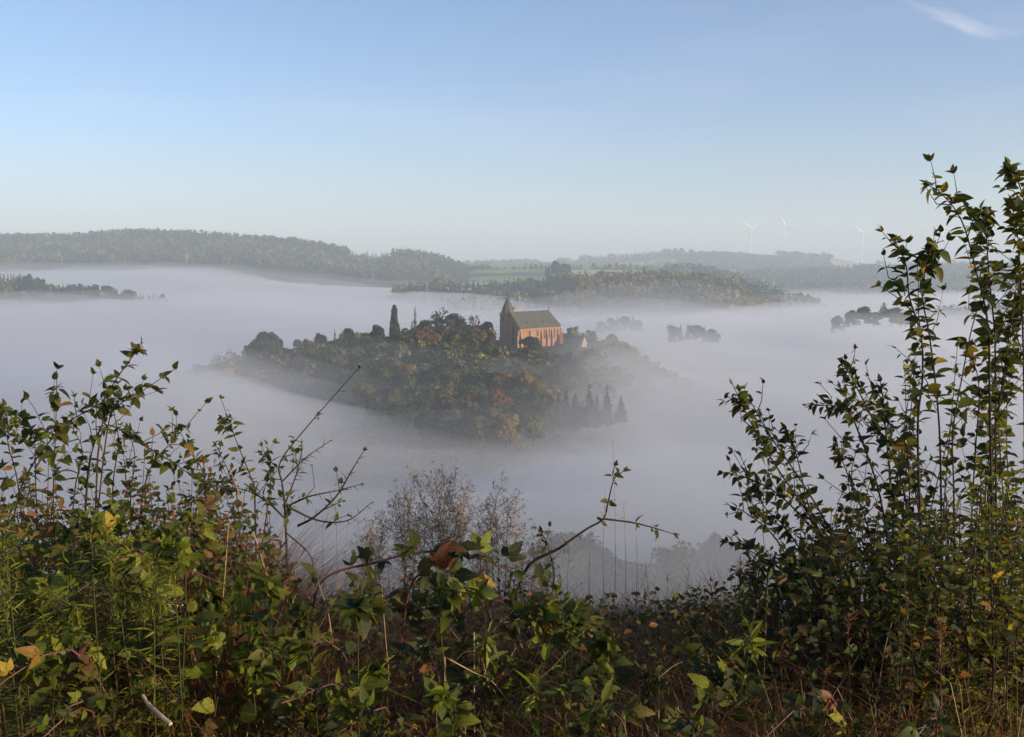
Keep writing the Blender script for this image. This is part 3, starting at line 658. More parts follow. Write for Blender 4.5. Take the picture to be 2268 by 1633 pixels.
# ---------------------------------------------------------------- church
def stone_mat(name, a, b, mortar, sx=1.2):
    m, t, p, o = mat(name); tcn = nn(t, 'ShaderNodeTexCoord')
    n = nn(t, 'ShaderNodeTexNoise', {'Vector': tcn.outputs['Object'], 'Scale': 0.8, 'Detail': 6}); n3 = nn(t, 'ShaderNodeTexNoise', {'Vector': tcn.outputs['Object'], 'Scale': 3.5, 'Detail': 4})
    mm = nn(t, 'ShaderNodeMath', {0: n.outputs[0], 1: n3.outputs[0]}, operation='ADD'); mm = nn(t, 'ShaderNodeMath', {0: mm.outputs[0], 1: 0.5}, operation='MULTIPLY')
    t.links.new(ramp(t, mm.outputs[0], [(0.3, a), (0.55, b), (0.72, mortar)]), p.inputs['Base Color'])
    bp = nn(t, 'ShaderNodeBump', {'Height': n3.outputs[0], 'Strength': 0.4, 'Distance': 0.08}); t.links.new(bp.outputs[0], p.inputs['Normal'])
    p.inputs['Roughness'].default_value = 0.9; return m
M_stone = stone_mat('red_sandstone', (0.17, 0.085, 0.05), (0.27, 0.145, 0.085), (0.37, 0.24, 0.16))
M_trim = stone_mat('pale_sandstone', (0.23, 0.125, 0.07), (0.30, 0.175, 0.105), (0.36, 0.24, 0.16))
M_slate = noise_mat('roof_slate', [(0.3, (0.05, 0.052, 0.046)), (0.55, (0.08, 0.081, 0.07)), (0.75, (0.12, 0.115, 0.098))], 1.1, rough=0.65, bump=0.4, bscale=6, dist=0.05)
M_glass = noise_mat('dark_leaded_glass', [(0.3, (0.02, 0.018, 0.02)), (0.7, (0.05, 0.035, 0.03))], 3, rough=0.25, bump=0.2, spec=0.5)
M_plaster = noise_mat('white_plaster', [(0.3, (0.25, 0.21, 0.17)), (0.7, (0.33, 0.29, 0.24))], 0.8, rough=0.85)
M_metal = noise_mat('dark_iron', [(0.3, (0.03, 0.03, 0.03)), (0.7, (0.06, 0.055, 0.05))], 3, rough=0.5)
CW, CL = 11.4, 22.6               # nave width and length to where the apse begins
swp = at(1151, 764, 398)
ch = empty('church', (swp.x, swp.y, swp.z - 0.4)); ch.rotation_euler = (0, 0, math.radians(43))
tag(ch, 'red sandstone church with slate roof and pointed corner tower above the fog', 'church')
# local frame: x along the nave (away to the right), y across towards the north, z up; SW corner at the origin
EH, RH = 7.3, 13.1; APX = CL + 4.3
foot = [(0, 0), (CL, 0), (APX, 3.4), (APX, CW - 3.4), (CL, CW), (0, CW)]
wl = PB()
def arch(w2, h0, h1, n=5):
    """outline of a lancet: half width w2, sill h0, springing h1, pointed head"""
    pts = [(-w2, h0), (w2, h0)]
    for k in range(n + 1):
        a = math.radians(60 * k / n); pts.append((-w2 + 2 * w2 * math.cos(a), h1 + 2 * w2 * math.sin(a)))
    for k in range(n - 1, -1, -1):
        a = math.radians(60 * k / n); pts.append((w2 - 2 * w2 * math.cos(a), h1 + 2 * w2 * math.sin(a)))
    return pts
wl.prism(foot, -3, EH)
wl.poly([(0.0, 0, EH), (0.0, CW / 2, RH), (0.0, CW, EH)])              # west gable
wl.poly([(0.35, 0, EH), (0.35, CW, EH), (0.35, CW / 2, RH)])
wl.build('wall', M_stone, ch)
ov = 0.45; rf = PB(); th = 0.22
def slab(pts):
    a = [Vector(p) for p in pts]; n = (a[1] - a[0]).cross(a[2] - a[0]).normalized() * th
    lo = [tuple(p) for p in a]; hi = [tuple(p + n) for p in a]; k = len(a); rf.poly(hi); rf.poly(lo[::-1])
    for q in range(k): rf.poly([lo[q], lo[(q + 1) % k], hi[(q + 1) % k], hi[q]])
dz = ov * (RH - EH) / (CW / 2); HX = CL - 0.3
R0, R1 = (-0.25, CW / 2, RH + .02), (HX, CW / 2, RH + .02)
slab([(-0.25, -ov, EH - dz), (CL + .15, -ov, EH - dz), R1, R0])
slab([R0, R1, (CL + .15, CW + ov, EH - dz), (-0.25, CW + ov, EH - dz)])
slab([(CL + .15, -ov, EH - dz), (APX + ov, 3.2, EH - dz), R1]); slab([(APX + ov, 3.2, EH - dz), (APX + ov, CW - 3.2, EH - dz), R1]); slab([(APX + ov, CW - 3.2, EH - dz), (CL + .15, CW + ov, EH - dz), R1])
roof = rf.build('roof', M_slate, ch)
PB().box(-0.3, HX + .3, CW / 2 - .16, CW / 2 + .16, RH + .12, RH + .42).build('ridge_cap', M_metal, roof)
for k, x in enumerate((5.6, 10.4, 14.6)):                               # small roof dormers
    d = PB(); y0 = 1.15; z0 = EH + y0 * (RH - EH) / (CW / 2) + .1
    b = [(x - .55, y0, z0), (x + .55, y0, z0), (x, y0, z0 + 1.0)]; e = [(x - .55, y0 + .8, z0 + .9), (x + .55, y0 + .8, z0 + .9), (x, y0 + 1.0, z0 + 1.0)]
    d.poly(b); d.poly([b[0], b[2], e[2], e[0]]); d.poly([b[1], e[1], e[2], b[2]]); d.build('dormer', M_slate, roof)
cr = PB(); cr.box(HX - .07, HX + .07, CW / 2 - .07, CW / 2 + .07, RH + .42, RH + 2.0); cr.box(HX - .06, HX + .06, CW / 2 - .45, CW / 2 - .071, RH + 1.35, RH + 1.5); cr.box(HX - .06, HX + .06, CW / 2 + .071, CW / 2 + .45, RH + 1.35, RH + 1.5)
cr.build('ridge_cross', M_metal, roof)
co = PB(); co.box(0, CL, -.22, -.002, EH - .75, EH - .38); co.build('cornice', M_trim, ch)
co = PB(); co.box(0, CL, -.16, -.002, 0.2, 0.6); co.build('plinth', M_trim, ch)
def lancet(org, ux, uy, w2, h0, h1):
    """window on a wall: org on the wall plane, ux along, uy outwards"""
    O, X, Yv = Vector(org), Vector(ux), Vector(uy); pts = arch(w2, h0, h1)
    def T(p, d): return tuple(O + X * p[0] + Vector((0, 0, p[1])) + Yv * d)
    fr = PB(); outer = arch(w2 + .22, h0 - .25, h1); n = len(pts)
    for q in range(n):
        r = (q + 1) % n
        fr.poly([T(outer[q], .10), T(outer[r], .10), T(pts[r], .10), T(pts[q], .10)])
        fr.poly([T(outer[r], .10), T(outer[q], .10), T(outer[q], 0), T(outer[r], 0)]); fr.poly([T(pts[q], .10), T(pts[r], .10), T(pts[r], .01), T(pts[q], .01)])
    f = fr.build('window', M_trim, ch)
    g = PB(); g.poly([T(p, .02) for p in pts]); gl = g.build('pane', M_glass, f)
    mb = PB(); c = [(-.05, h0), (.05, h0), (.05, h1 + w2), (-.05, h1 + w2)]; mb.poly([T(p, .07) for p in c]); mb.poly([T(c[0], .02), T(c[0], .07), T(c[3], .07), T(c[3], .02)]); mb.poly([T(c[1], .07), T(c[1], .02), T(c[2], .02), T(c[2], .07)])
    mb.build('mullion', M_trim, f)
for x in (5.6, 10.2, 14.2, 17.0, 20.0): lancet((x, 0, 0), (1, 0, 0), (0, -1, 0), .52, 2.2 if x > 12 else 3.3, 5.3)
ad = Vector((APX - CL, 3.4, 0)).normalized(); an = Vector((ad.y, -ad.x, 0))
lancet(Vector((CL, 0, 0)) + ad * 2.7, ad, an, .5, 2.2, 5.2)
lancet((0, CW * .34, 0), (0, -1, 0), (-1, 0, 0), .62, 3.6, 7.2)
lancet((0, CW * .62, 0), (0, -1, 0), (-1, 0, 0), .5, 3.6, 6.4)
dp = PB(); pts = arch(.85, 0.1, 2.3)
dp.poly([(-.04, CW * .34 - p[0], p[1]) for p in pts]); dr = dp.build('door', M_metal, ch)
def buttress(o, ux, uy, w, d, h, name='buttress'):
    O, X, Yv = Vector(o), Vector(ux), Vector(uy); b = PB()
    pr = [(0, -3), (d, -3), (d, h * .55), (d * .62, h * .66), (d * .62, h * .88), (0, h)]
    A = [O + X * (-w / 2) + Yv * p[0] + Vector((0, 0, p[1])) for p in pr]; B = [O + X * (w / 2) + Yv * p[0] + Vector((0, 0, p[1])) for p in pr]
    b.poly(A); b.poly(B[::-1]); n = len(pr)
    for q in range(n): b.poly([A[q], B[q], B[(q + 1) % n], A[(q + 1) % n]][::-1])
    return b.build(name, M_trim, ch)
for x in (.45, 12.4, 15.6, 18.5, CL - .35): buttress((x, 0, 0), (1, 0, 0), (0, -1, 0), .6, .8, 6.2)
buttress((0, .45, 0), (0, -1, 0), (-1, 0, 0), .7, 1.1, 6.4)
buttress(Vector((APX, 3.4, 0)), ad, an, .7, 1.2, 6.4)
# tower at the north west corner
TS, TH, TT = 4.7, 12.7, 19.7
tx, ty = 2.05, CW - 2.1
tw = PB(); tw.box(tx - TS / 2, tx + TS / 2, ty - TS / 2, ty + TS / 2, -3, TH); tower = tw.build('tower', M_stone, ch)
PB().box(tx - TS / 2 - .18, tx + TS / 2 + .18, ty - TS / 2 - .18, ty + TS / 2 + .18, TH, TH + .35).build('tower_cornice', M_trim, tower)
sp_ = PB(); n = 8
prof = [(0, 1.0), (.16, .93), (.36, .76), (.58, .50), (.8, .22), (1, 0.02)]
rings = [[(tx + TS * .60 * s * math.cos(math.radians(22.5 + 45 * k)), ty + TS * .60 * s * math.sin(math.radians(22.5 + 45 * k)), TH + .35 + (TT - TH) * z) for k in range(n)] for z, s in prof]
for a_, b_ in zip(rings[:-1], rings[1:]):
    for k in range(n): sp_.poly([a_[k], a_[(k + 1) % n], b_[(k + 1) % n], b_[k]])
sp_.poly(rings[0][::-1]); spire = sp_.build('spire', M_slate, tower)
fi = PB(); fi.prism([(tx + .09 * math.cos(k), ty + .09 * math.sin(k)) for k in (0, 1.05, 2.1, 3.15, 4.2, 5.25)], TT - .2, TT + 1.9); fi.box(tx - .5, tx - .1, ty - .06, ty + .06, TT + 1.1, TT + 1.25); fi.box(tx + .1, tx + .5, ty - .06, ty + .06, TT + 1.1, TT + 1.25); fi.build('finial', M_metal, tower)
for dx_, dy_, ux in ((0, -1, (1, 0, 0)), (-1, 0, (0, -1, 0))):           # belfry openings
    O = Vector((tx + dx_ * (TS / 2 + .02), ty + dy_ * (TS / 2 + .02), 0)); b = PB(); b.poly([tuple(O + Vector(ux) * p[0] + Vector((0, 0, p[1])) + Vector((dx_, dy_, 0)) * .02) for p in arch(.45, TH - 3.0, TH - 1.6)]); b.build('belfry_opening', M_glass, tower)
gx = PB()                                                                # little gable dormer at the foot of the spire
gx.prism([(tx + .9, ty - 2.5), (tx + 2.1, ty - 2.5), (tx + 2.1, ty - 1.2), (tx + .9, ty - 1.2)], TH + .36, TH + 1.5); gx.poly([(tx + .8, ty - 2.6, TH + 1.5), (tx + 2.2, ty - 2.6, TH + 1.5), (tx + 1.5, ty - 2.6, TH + 2.5)])
gx.poly([(tx + .8, ty - 2.6, TH + 1.5), (tx + 1.5, ty - 2.6, TH + 2.5), (tx + 1.5, ty - .8, TH + 2.5), (tx + .8, ty - .8, TH + 1.5)]); gx.poly([(tx + 2.2, ty - 2.6, TH + 1.5), (tx + 2.2, ty - .8, TH + 1.5), (tx + 1.5, ty - .8, TH + 2.5), (tx + 1.5, ty - 2.6, TH + 2.5)])
gx.build('spire_dormer', M_stone, tower)

# low annex house at the choir end, gable towards the right
an_p = at(1262, 772, 408)
ah = empty('annex_house', (an_p.x, an_p.y, an_p.z - 0.5)); ah.rotation_euler = (0, 0, math.radians(-32)); tag(ah, 'low slate roofed annex with pale gable beyond the choir of the church', 'house')
L, Wd, eh, rh = 5.6, 4.6, 2.9, 5.6
wl = PB(); wl.box(-2.5, L, 0, Wd, -3, eh); wl.poly([(L, 0, eh), (L, Wd, eh), (L, Wd / 2, rh)]); wl.poly([(-2.5, 0, eh), (-2.5, Wd / 2, rh), (-2.5, Wd, eh)]); wl.build('wall', M_plaster, ah)
rf = PB(); slab([(-2.6, -.3, eh - .35), (L + .2, -.3, eh - .35), (L + .2, Wd / 2, rh + .02), (-2.6, Wd / 2, rh + .02)]); slab([(-2.6, Wd / 2, rh + .02), (L + .2, Wd / 2, rh + .02), (L + .2, Wd + .3, eh - .35), (-2.6, Wd + .3, eh - .35)])
ar = rf.build('roof', M_slate, ah); cb = PB(); cb.box(-1.4, -.7, Wd / 2 - .35, Wd / 2 + .35, rh - .4, rh + 1.1); cb.box(-1.5, -.6, Wd / 2 - .45, Wd / 2 + .45, rh + 1.1, rh + 1.4); cb.build('chimney', M_metal, ar)
for x in (0.6, 3.2):
    wd_ = PB(); wd_.box(x - .5, x + .5, -.08, -.01, 1.0, 2.2); f = wd_.build('window', M_trim, ah); PB().box(x - .38, x + .38, -.10, -.085, 1.1, 2.1).build('pane', M_glass, f)

# white cottage among the trees left of the church
cp = at(897, 794, 378)
ct = empty('cottage', (cp.x, cp.y, cp.z - .3)); ct.rotation_euler = (0, 0, math.radians(35)); tag(ct, 'small white cottage half hidden among trees below the column tree', 'house')
wl = PB(); wl.box(-2.4, 2.4, 0, 4, -2, 2.4); wl.poly([(2.4, 0, 2.4), (2.4, 4, 2.4), (2.4, 2, 4.4)]); wl.poly([(-2.4, 0, 2.4), (-2.4, 2, 4.4), (-2.4, 4, 2.4)]); wl.build('wall', M_plaster, ct)
rf = PB(); slab([(-2.6, -.3, 2.1), (2.6, -.3, 2.1), (2.6, 2, 4.42), (-2.6, 2, 4.42)]); slab([(-2.6, 2, 4.42), (2.6, 2, 4.42), (2.6, 4.3, 2.1), (-2.6, 4.3, 2.1)]); rf.build('roof', M_slate, ct)
for x in (-1.1, 1.1):
    f = PB().box(x - .45, x + .45, -.07, -.01, .7, 1.8).build('window', M_trim, ct); PB().box(x - .34, x + .34, -.09, -.075, .8, 1.7).build('pane', M_glass, f)
# ================================================================ foreground plants
M_leaf = foliage_mat('leaf_blade', 'attr', 0.46, 0.5, 0.25, veins=True)
M_blade = foliage_mat('grass_blade', 'attr', 0.35, 0.5, 0.25)
M_twig = noise_mat('dark_twig_bark', [(0.3, (0.022, 0.016, 0.013)), (0.7, (0.065, 0.048, 0.038))], 40, bump=0.4, bscale=120, dist=0.002)
M_cane = noise_mat('bramble_cane', [(0.3, (0.045, 0.014, 0.013)), (0.7, (0.11, 0.036, 0.028))], 30, rough=0.5, bump=0.3, bscale=100, dist=0.002, spec=0.4)
M_greenstem = noise_mat('green_stem', [(0.3, (0.035, 0.04, 0.014)), (0.7, (0.06, 0.055, 0.022))], 30, bump=0.2, bscale=90, dist=0.002)
M_straw = noise_mat('dry_straw', [(0.3, (0.19, 0.125, 0.065)), (0.7, (0.34, 0.25, 0.14))], 30, bump=0.2, bscale=90, dist=0.002)
M_rust = noise_mat('rusty_dry_stem', [(0.3, (0.10, 0.045, 0.025)), (0.7, (0.22, 0.11, 0.055))], 40, bump=0.2, bscale=90, dist=0.002)
M_pith = noise_mat('bleached_wood', [(0.3, (0.36, 0.27, 0.17)), (0.7, (0.55, 0.45, 0.32))], 25, bump=0.3, bscale=90, dist=0.002)

LC = {'deep': (0.027, 0.034, 0.009), 'dark': (0.041, 0.050, 0.011), 'green': (0.070, 0.090, 0.012), 'fresh': (0.128, 0.158, 0.014), 'lime': (0.225, 0.235, 0.026),
      'olive': (0.095, 0.082, 0.014), 'yellow': (0.34, 0.23, 0.03), 'ochre': (0.22, 0.115, 0.018), 'brown': (0.095, 0.046, 0.017), 'red': (0.12, 0.034, 0.016), 'straw': (0.36, 0.26, 0.115), 'rust': (0.19, 0.078, 0.027)}

def leaf_template(seed, wid=0.5, fold=0.25, curl=0.25, seg=6, tooth=0.0, pleat=0.0, tipx=0.62):
    """One leaf blade of length 1 along +x, in the xy plane, facing +z."""
    g = random.Random(seed); V, L = [(0, 0, 0)], [(0, 0, g.random())]
    tw = g.uniform(-.35, .35); rnd = L[0][2]
    for k in range(1, seg):
        u = k / seg; wv = math.sin(math.pi * u ** tipx) ** 0.85 * wid * 0.5 * (1.0 + (tooth if k % 2 else -tooth))
        z0 = -curl * u * u + (pleat if k % 2 else -pleat) * 0.4
        bend = g.uniform(-.02, .02)
        for sgn in (1, 0, -1):
            y = sgn * wv + bend; z = z0 + (fold * wv if sgn else 0) + tw * y * u + (pleat * (0.6 if k % 2 else -0.6) if sgn else 0)
            V.append((u, y, z)); L.append((u, sgn * wv / (wid * 0.5 + 1e-6), rnd))
    V.append((1, 0, -curl)); L.append((1, 0, rnd)); F = []
    F += [(0, 2, 1), (0, 3, 2)]
    for k in range(seg - 2):
        a, b = 1 + 3 * k, 4 + 3 * k
        F += [(a, a + 1, b + 1), (a, b + 1, b), (a + 1, a + 2, b + 2), (a + 1, b + 2, b + 1)]
    a = 1 + 3 * (seg - 2); t = len(V) - 1; F += [(a, a + 1, t), (a + 1, a + 2, t)]
    return np.array(V, np.float32), np.array(F, np.int32), np.array(L, np.float32)
def combine(parts):
    V, F, L, n = [], [], [], 0
    for (v, f, l) in parts: V.append(v); F.append(f + n); L.append(l); n += len(v)
    return np.concatenate(V), np.concatenate(F), np.concatenate(L)
def xf(t, M):
    v, f, l = t; A = np.array(M)[:3]; return (v @ A[:, :3].T + A[:, 3]).astype(np.float32), f, l
def compound(seed, n=3):
    """Bramble leaf: three or five toothed leaflets on a stalk; about 1 long."""
    g = random.Random(seed); out = []
    sets = [(0, 0.62, 0.36), (62, 0.50, 0.30), (-62, 0.50, 0.30)] + ([(118, 0.36, 0.26), (-118, 0.36, 0.26)] if n == 5 else [])
    for k, (a, s, off) in enumerate(sets):
        t = leaf_template(seed * 7 + k, g.uniform(.50, .62), 0.28, g.uniform(.10, .5), 10, 0.028, 0.016, 0.60)
        ang = math.radians(a + g.uniform(-10, 10)); M = Matrix.Translation((0.34 + (0.06 if k == 0 else 0), 0, 0)) @ Matrix.Rotation(ang, 4, 'Z') @ Matrix.Rotation(g.uniform(-.3, .3), 4, 'X') @ Matrix.Rotation(g.uniform(-.05, .45), 4, 'Y') @ Matrix.Scale(s, 4)
        out.append(xf(t, M))
    v, f = tube_arrays([Vector((0, 0, 0)), Vector((.2, 0, .02)), Vector((.38, 0, 0))], [.012, .010, .008], 4)
    out.append((v, f, np.zeros((len(v), 3), np.float32)))
    return combine(out)
TPL = {'ovate': [leaf_template(10 + k, [.50, .56, .46, .60][k], .35, [.12, .3, .42, .2][k]) for k in range(4)],
       'small': [leaf_template(20 + k, [.50, .44, .56][k], .35, [.12, .3, .22][k], 5) for k in range(3)],
       'lance': [leaf_template(30 + k, [.24, .28, .2, .3][k], .4, [.25, .5, .35, .1][k], 5, tipx=.8) for k in range(4)],
       'needle': [leaf_template(35 + k, [.12, .15, .1][k], .4, [.25, .6, .35][k], 4, tipx=.8) for k in range(3)],
       'bramble': [compound(40 + k, 5 if k in (2, 5) else 3) for k in range(6)],
       'broad': [leaf_template(60 + k, [.66, .74, .6][k], .25, [.2, .35, .1][k], 10, .05, .014, .66) for k in range(3)]}
_LM = {}
def leaf_mesh(kind, v, c):
    k = (kind, v, c)
    if k not in _LM:
        V, F, L = TPL[kind][v]; _LM[k] = np_mesh('leaf', V, F, np.broadcast_to(np.array(LC[c], np.float32), (len(V), 3)), L, True, M_leaf)
    return _LM[k]
def pick(wts):
    x = R.uniform(0, sum(wts.values()))
    for k, v in wts.items():
        x -= v
        if x <= 0: return k
    return k
def leaf_matrix(p, d, up, s, roll=0.0):
    d = d.normalized(); y = up.cross(d)
    if y.length < 1e-4: y = Vector((1, 0, 0)).cross(d)
    y.normalize(); z = d.cross(y)
    M = Matrix((d, y, z)).transposed().to_4x4()
    M = Matrix.Translation(p) @ M @ Matrix.Rotation(roll, 4, 'X') @ Matrix.Scale(s, 4); return M
def rv(s=1.0): return Vector((R.gauss(0, s), R.gauss(0, s), R.gauss(0, s)))
def along(pts, t):
    f = t * (len(pts) - 1); i = min(int(f), len(pts) - 2); return pts[i].lerp(pts[i + 1], f - i), (pts[i + 1] - pts[i]).normalized()
def plen(pts): return sum((b - a).length for a, b in zip(pts, pts[1:]))

def batch(items):
    """Many leaves into one accumulator, template by template."""
    A, D = Acc(), {}
    for kind, v, c, M in items: D.setdefault((kind, v), []).append((M, LC[c]))
    for (kind, v), q in D.items():
        V, F, L = TPL[kind][v]; n = len(q); Ms = np.array([[tuple(r) for r in M] for M, _ in q], np.float32); C = np.array([c for _, c in q], np.float32)
        W = np.einsum('nij,vj->nvi', Ms[:, :3, :3], V) + Ms[:, None, :3, 3]
        FF = (F[None] + (np.arange(n) * len(V))[:, None, None]).reshape(-1, 3); LL = np.tile(L, (n, 1)); A.V.append(W.reshape(-1, 3).astype(np.float32)); A.F.append(FF + A.n); A.T.append(np.repeat(C, len(V), 0)); A.L.append(LL); A.n += n * len(V)
    return A
class Plant:
    def __init__(s, base): s.base = Vector(base); s.stems, s.leaves = [], []
    def stem(s, pts, r0, r1, n=5, acc=None, jit=0.0):
        pts = [p + rv(jit) if 0 < i < len(pts) - 1 else p for i, p in enumerate(pts)]
        if acc is None: acc = Acc(); s.stems.append(acc)
        m = len(pts); acc.add(*tube_arrays([p - s.base for p in pts], [r0 + (r1 - r0) * (i / (m - 1)) for i in range(m)], n)); return acc
    def leaf_at(s, kind, p, d, size, cols, up=Vector((0, 0, 1)), roll=None):
        s.leaves.append((kind, R.randrange(len(TPL[kind])), pick(cols), leaf_matrix(p - s.base, d, (up + rv(.35)).normalized(), size, R.gauss(0, .5) if roll is None else roll), size))
    def dress(s, pts, kind, size, gap, cols, start=0.1, spread=0.9, droop=0.35, tip=True, drop=0.0):
        """Leaves alternate along a shoot."""
        clump = kind in ('ovate', 'small', 'broad')
        L = plen(pts); n = max(2, int(L * (1 - start) / (gap * (2.0 if clump else 1)))); a = R.uniform(0, 6.28)
        for k in range(n):
            if R.random() < drop + (.08 if clump else 0): continue
            t = start + (1 - start) * (k + R.uniform(-.42, .42)) / n; p, d = along(pts, min(max(t, 0), .999)); u, v = frame_of(d)
            for m in range(R.choice((1, 1, 2, 2, 3, 4)) if clump else 1):
                a += 2.4 + R.uniform(-.6, .6); o = u * math.cos(a) + v * math.sin(a)
                dd = d * R.uniform(.1, .7) + o * spread + Vector((0, 0, -droop * R.uniform(-.3, 1.6)))
                s.leaf_at(kind, p + o * .003, dd, size * R.uniform(.4, 1.3) * (1.0 - .35 * max(0, t - .6) / .4), cols)
        if tip:
            p, d = along(pts, .999)
            for k in range(R.randint(2, 4)): s.leaf_at(kind, p, d + rv(.45), size * R.uniform(.4, .75), cols)
    def shoot(s, pts, r0, r1, kind, size, gap, cols, twigs=0, tlen=(.08, .22), acc=None, **k):
        acc = s.stem(pts, r0, r1, 5, acc); s.dress(pts, kind, size, gap, cols, **k)
        for q in range(twigs):
            t = R.uniform(.2, .92); p, d = along(pts, t); u, v = frame_of(d); a = R.uniform(0, 6.28)
            dd = (d * .7 + (u * math.cos(a) + v * math.sin(a)) * .8 + Vector((0, 0, .35))).normalized(); l = R.uniform(*tlen) * (1.15 - t)
            tp = [p, p + dd * l * .5 + rv(.01), p + dd * l + Vector((0, 0, R.uniform(-.02, .04)))]
            s.stem(tp, max(r1, r0 * .45), r1 * .7, 4, acc); s.dress(tp, kind, size * .9, gap, cols, .15, **{q_: w_ for q_, w_ in k.items() if q_ != 'start'})
        return acc
    def build(s, name, label, cat, group=None, stemname='stem', stemmat=None, parts=300, join=False):
        e = empty(name, s.base); tag(e, label, cat, group); sm = stemmat or M_twig
        if join and len(s.stems) > 1:
            A = Acc()
            for q in s.stems:
                for v, f, t, l in zip(q.V, q.F, q.T, q.L): A.V.append(v)
            n = 0; A = Acc()
            for q in s.stems: A.add(np.concatenate(q.V), np.concatenate(q.F))
            s.stems = [A]
        for q in s.stems: link(stemname, q.mesh(stemname, sm, True), e)
        # the leaves that show largest are parts of their own, the rest one part
        lv = sorted(s.leaves, key=lambda q: -q[4] / max((q[3].translation + s.base).length, .5))
        if len(lv) > 300 or parts < len(lv):
            own, rest = lv[:min(parts, 300)], lv[min(parts, 300):]
        else: own, rest = lv, []
        for kind, v, c, M, sz in own:
            o = bpy.data.objects.new('leaf', leaf_mesh(kind, v, c)); col.objects.link(o); o.parent = e; o.matrix_local = M
        if rest:
            A = batch([(kind, v, c, M) for kind, v, c, M, sz in rest])
            tag(link('foliage', A.mesh('foliage', M_leaf, True), e), kind='stuff')
        return e
def trace(pts, Y, wob=0.0, dY=0.0):
    """Image polyline -> smooth 3D shoot at distance Y, leaning dY towards or away from the viewer along its length."""
    n = len(pts); lw = 120 * wob; return catmull([at(x + (R.gauss(0, lw) if 0 < i < n - 1 else 0), y, Y + dY * i / (n - 1) + R.uniform(-wob, wob)) for i, (x, y) in enumerate(pts)], 5)
def floor_at(px, Y): x = pxx(px, Y); return Vector((x, Y, hgt(x, Y)))
def skyline(px):
    return float(np.interp(px, [-400, 0, 100, 200, 250, 330, 450, 560, 620, 680, 760, 900, 1000, 1100, 1200, 1300, 1400, 1500, 1600, 1650, 1700, 1800, 1900, 2000, 2100, 2268, 2700],
                           [1120, 1110, 1120, 1090, 1075, 1070, 1090, 1120, 1230, 1300, 1290, 1260, 1250, 1265, 1285, 1305, 1290, 1295, 1265, 1240, 1180, 1110, 1050, 1010, 960, 900, 850]))

# ---------------------------------------------------------------- tall shrubs on the right
CA = {'dark': 4, 'green': 3, 'olive': 4, 'deep': 2, 'yellow': .5, 'ochre': .4, 'fresh': 1, 'lime': .3}
b = floor_at(2120, 3.0); P_ = Plant(b)
for pts, Y, r, tw, gap in [
    ([(2060, 1560), (2040, 1250), (2030, 960), (2044, 840), (2040, 745), (2022, 660), (2008, 590), (1993, 545), (1984, 533)], 2.85, .008, 8, .020),
    ([(2090, 1560), (2082, 1150), (2078, 940), (2062, 760), (2046, 660), (2050, 590), (2056, 540)], 2.95, .007, 7, .021),
    ([(2200, 1600), (2195, 1200), (2194, 900), (2186, 720), (2160, 600), (2130, 490), (2085, 428), (2058, 412)], 2.9, .008, 7, .024),
    ([(2210, 1600), (2206, 1000), (2202, 760), (2196, 620), (2188, 520), (2172, 462)], 3.05, .007, 7, .021),
    ([(2270, 1600), (2268, 1000), (2264, 760), (2262, 640), (2252, 520), (2240, 452)], 2.8, .007, 6, .024),
    ([(2330, 1600), (2310, 900), (2296, 620), (2276, 480), (2256, 410), (2232, 368)], 2.75, .008, 6, .024),
    ([(2330, 1600), (2300, 900), (2290, 640), (2286, 520), (2290, 400)], 2.9, .008, 6, .024),
    ([(2120, 1600), (2112, 1100), (2110, 960), (2134, 830), (2160, 720), (2180, 640), (2204, 600)], 2.7, .005, 2, .06),
    ([(2150, 1600), (2150, 1200), (2160, 1000), (2170, 860), (2150, 780)], 3.1, .006, 7, .022),
    ([(2240, 1600), (2240, 1200), (2228, 960), (2236, 820)], 3.15, .006, 8, .022),
]:
    P_.shoot(trace(pts, Y, .02, R.uniform(-.2, .2)), r * .55, .0011, 'ovate', .050, gap * .8, CA, tw + 3, (.10, .28), start=.33)
P_.build('shrub', 'tall upright leafy shrub with bare stem tips reaching above the hills', 'shrub', 'leafy shrubs at the right')

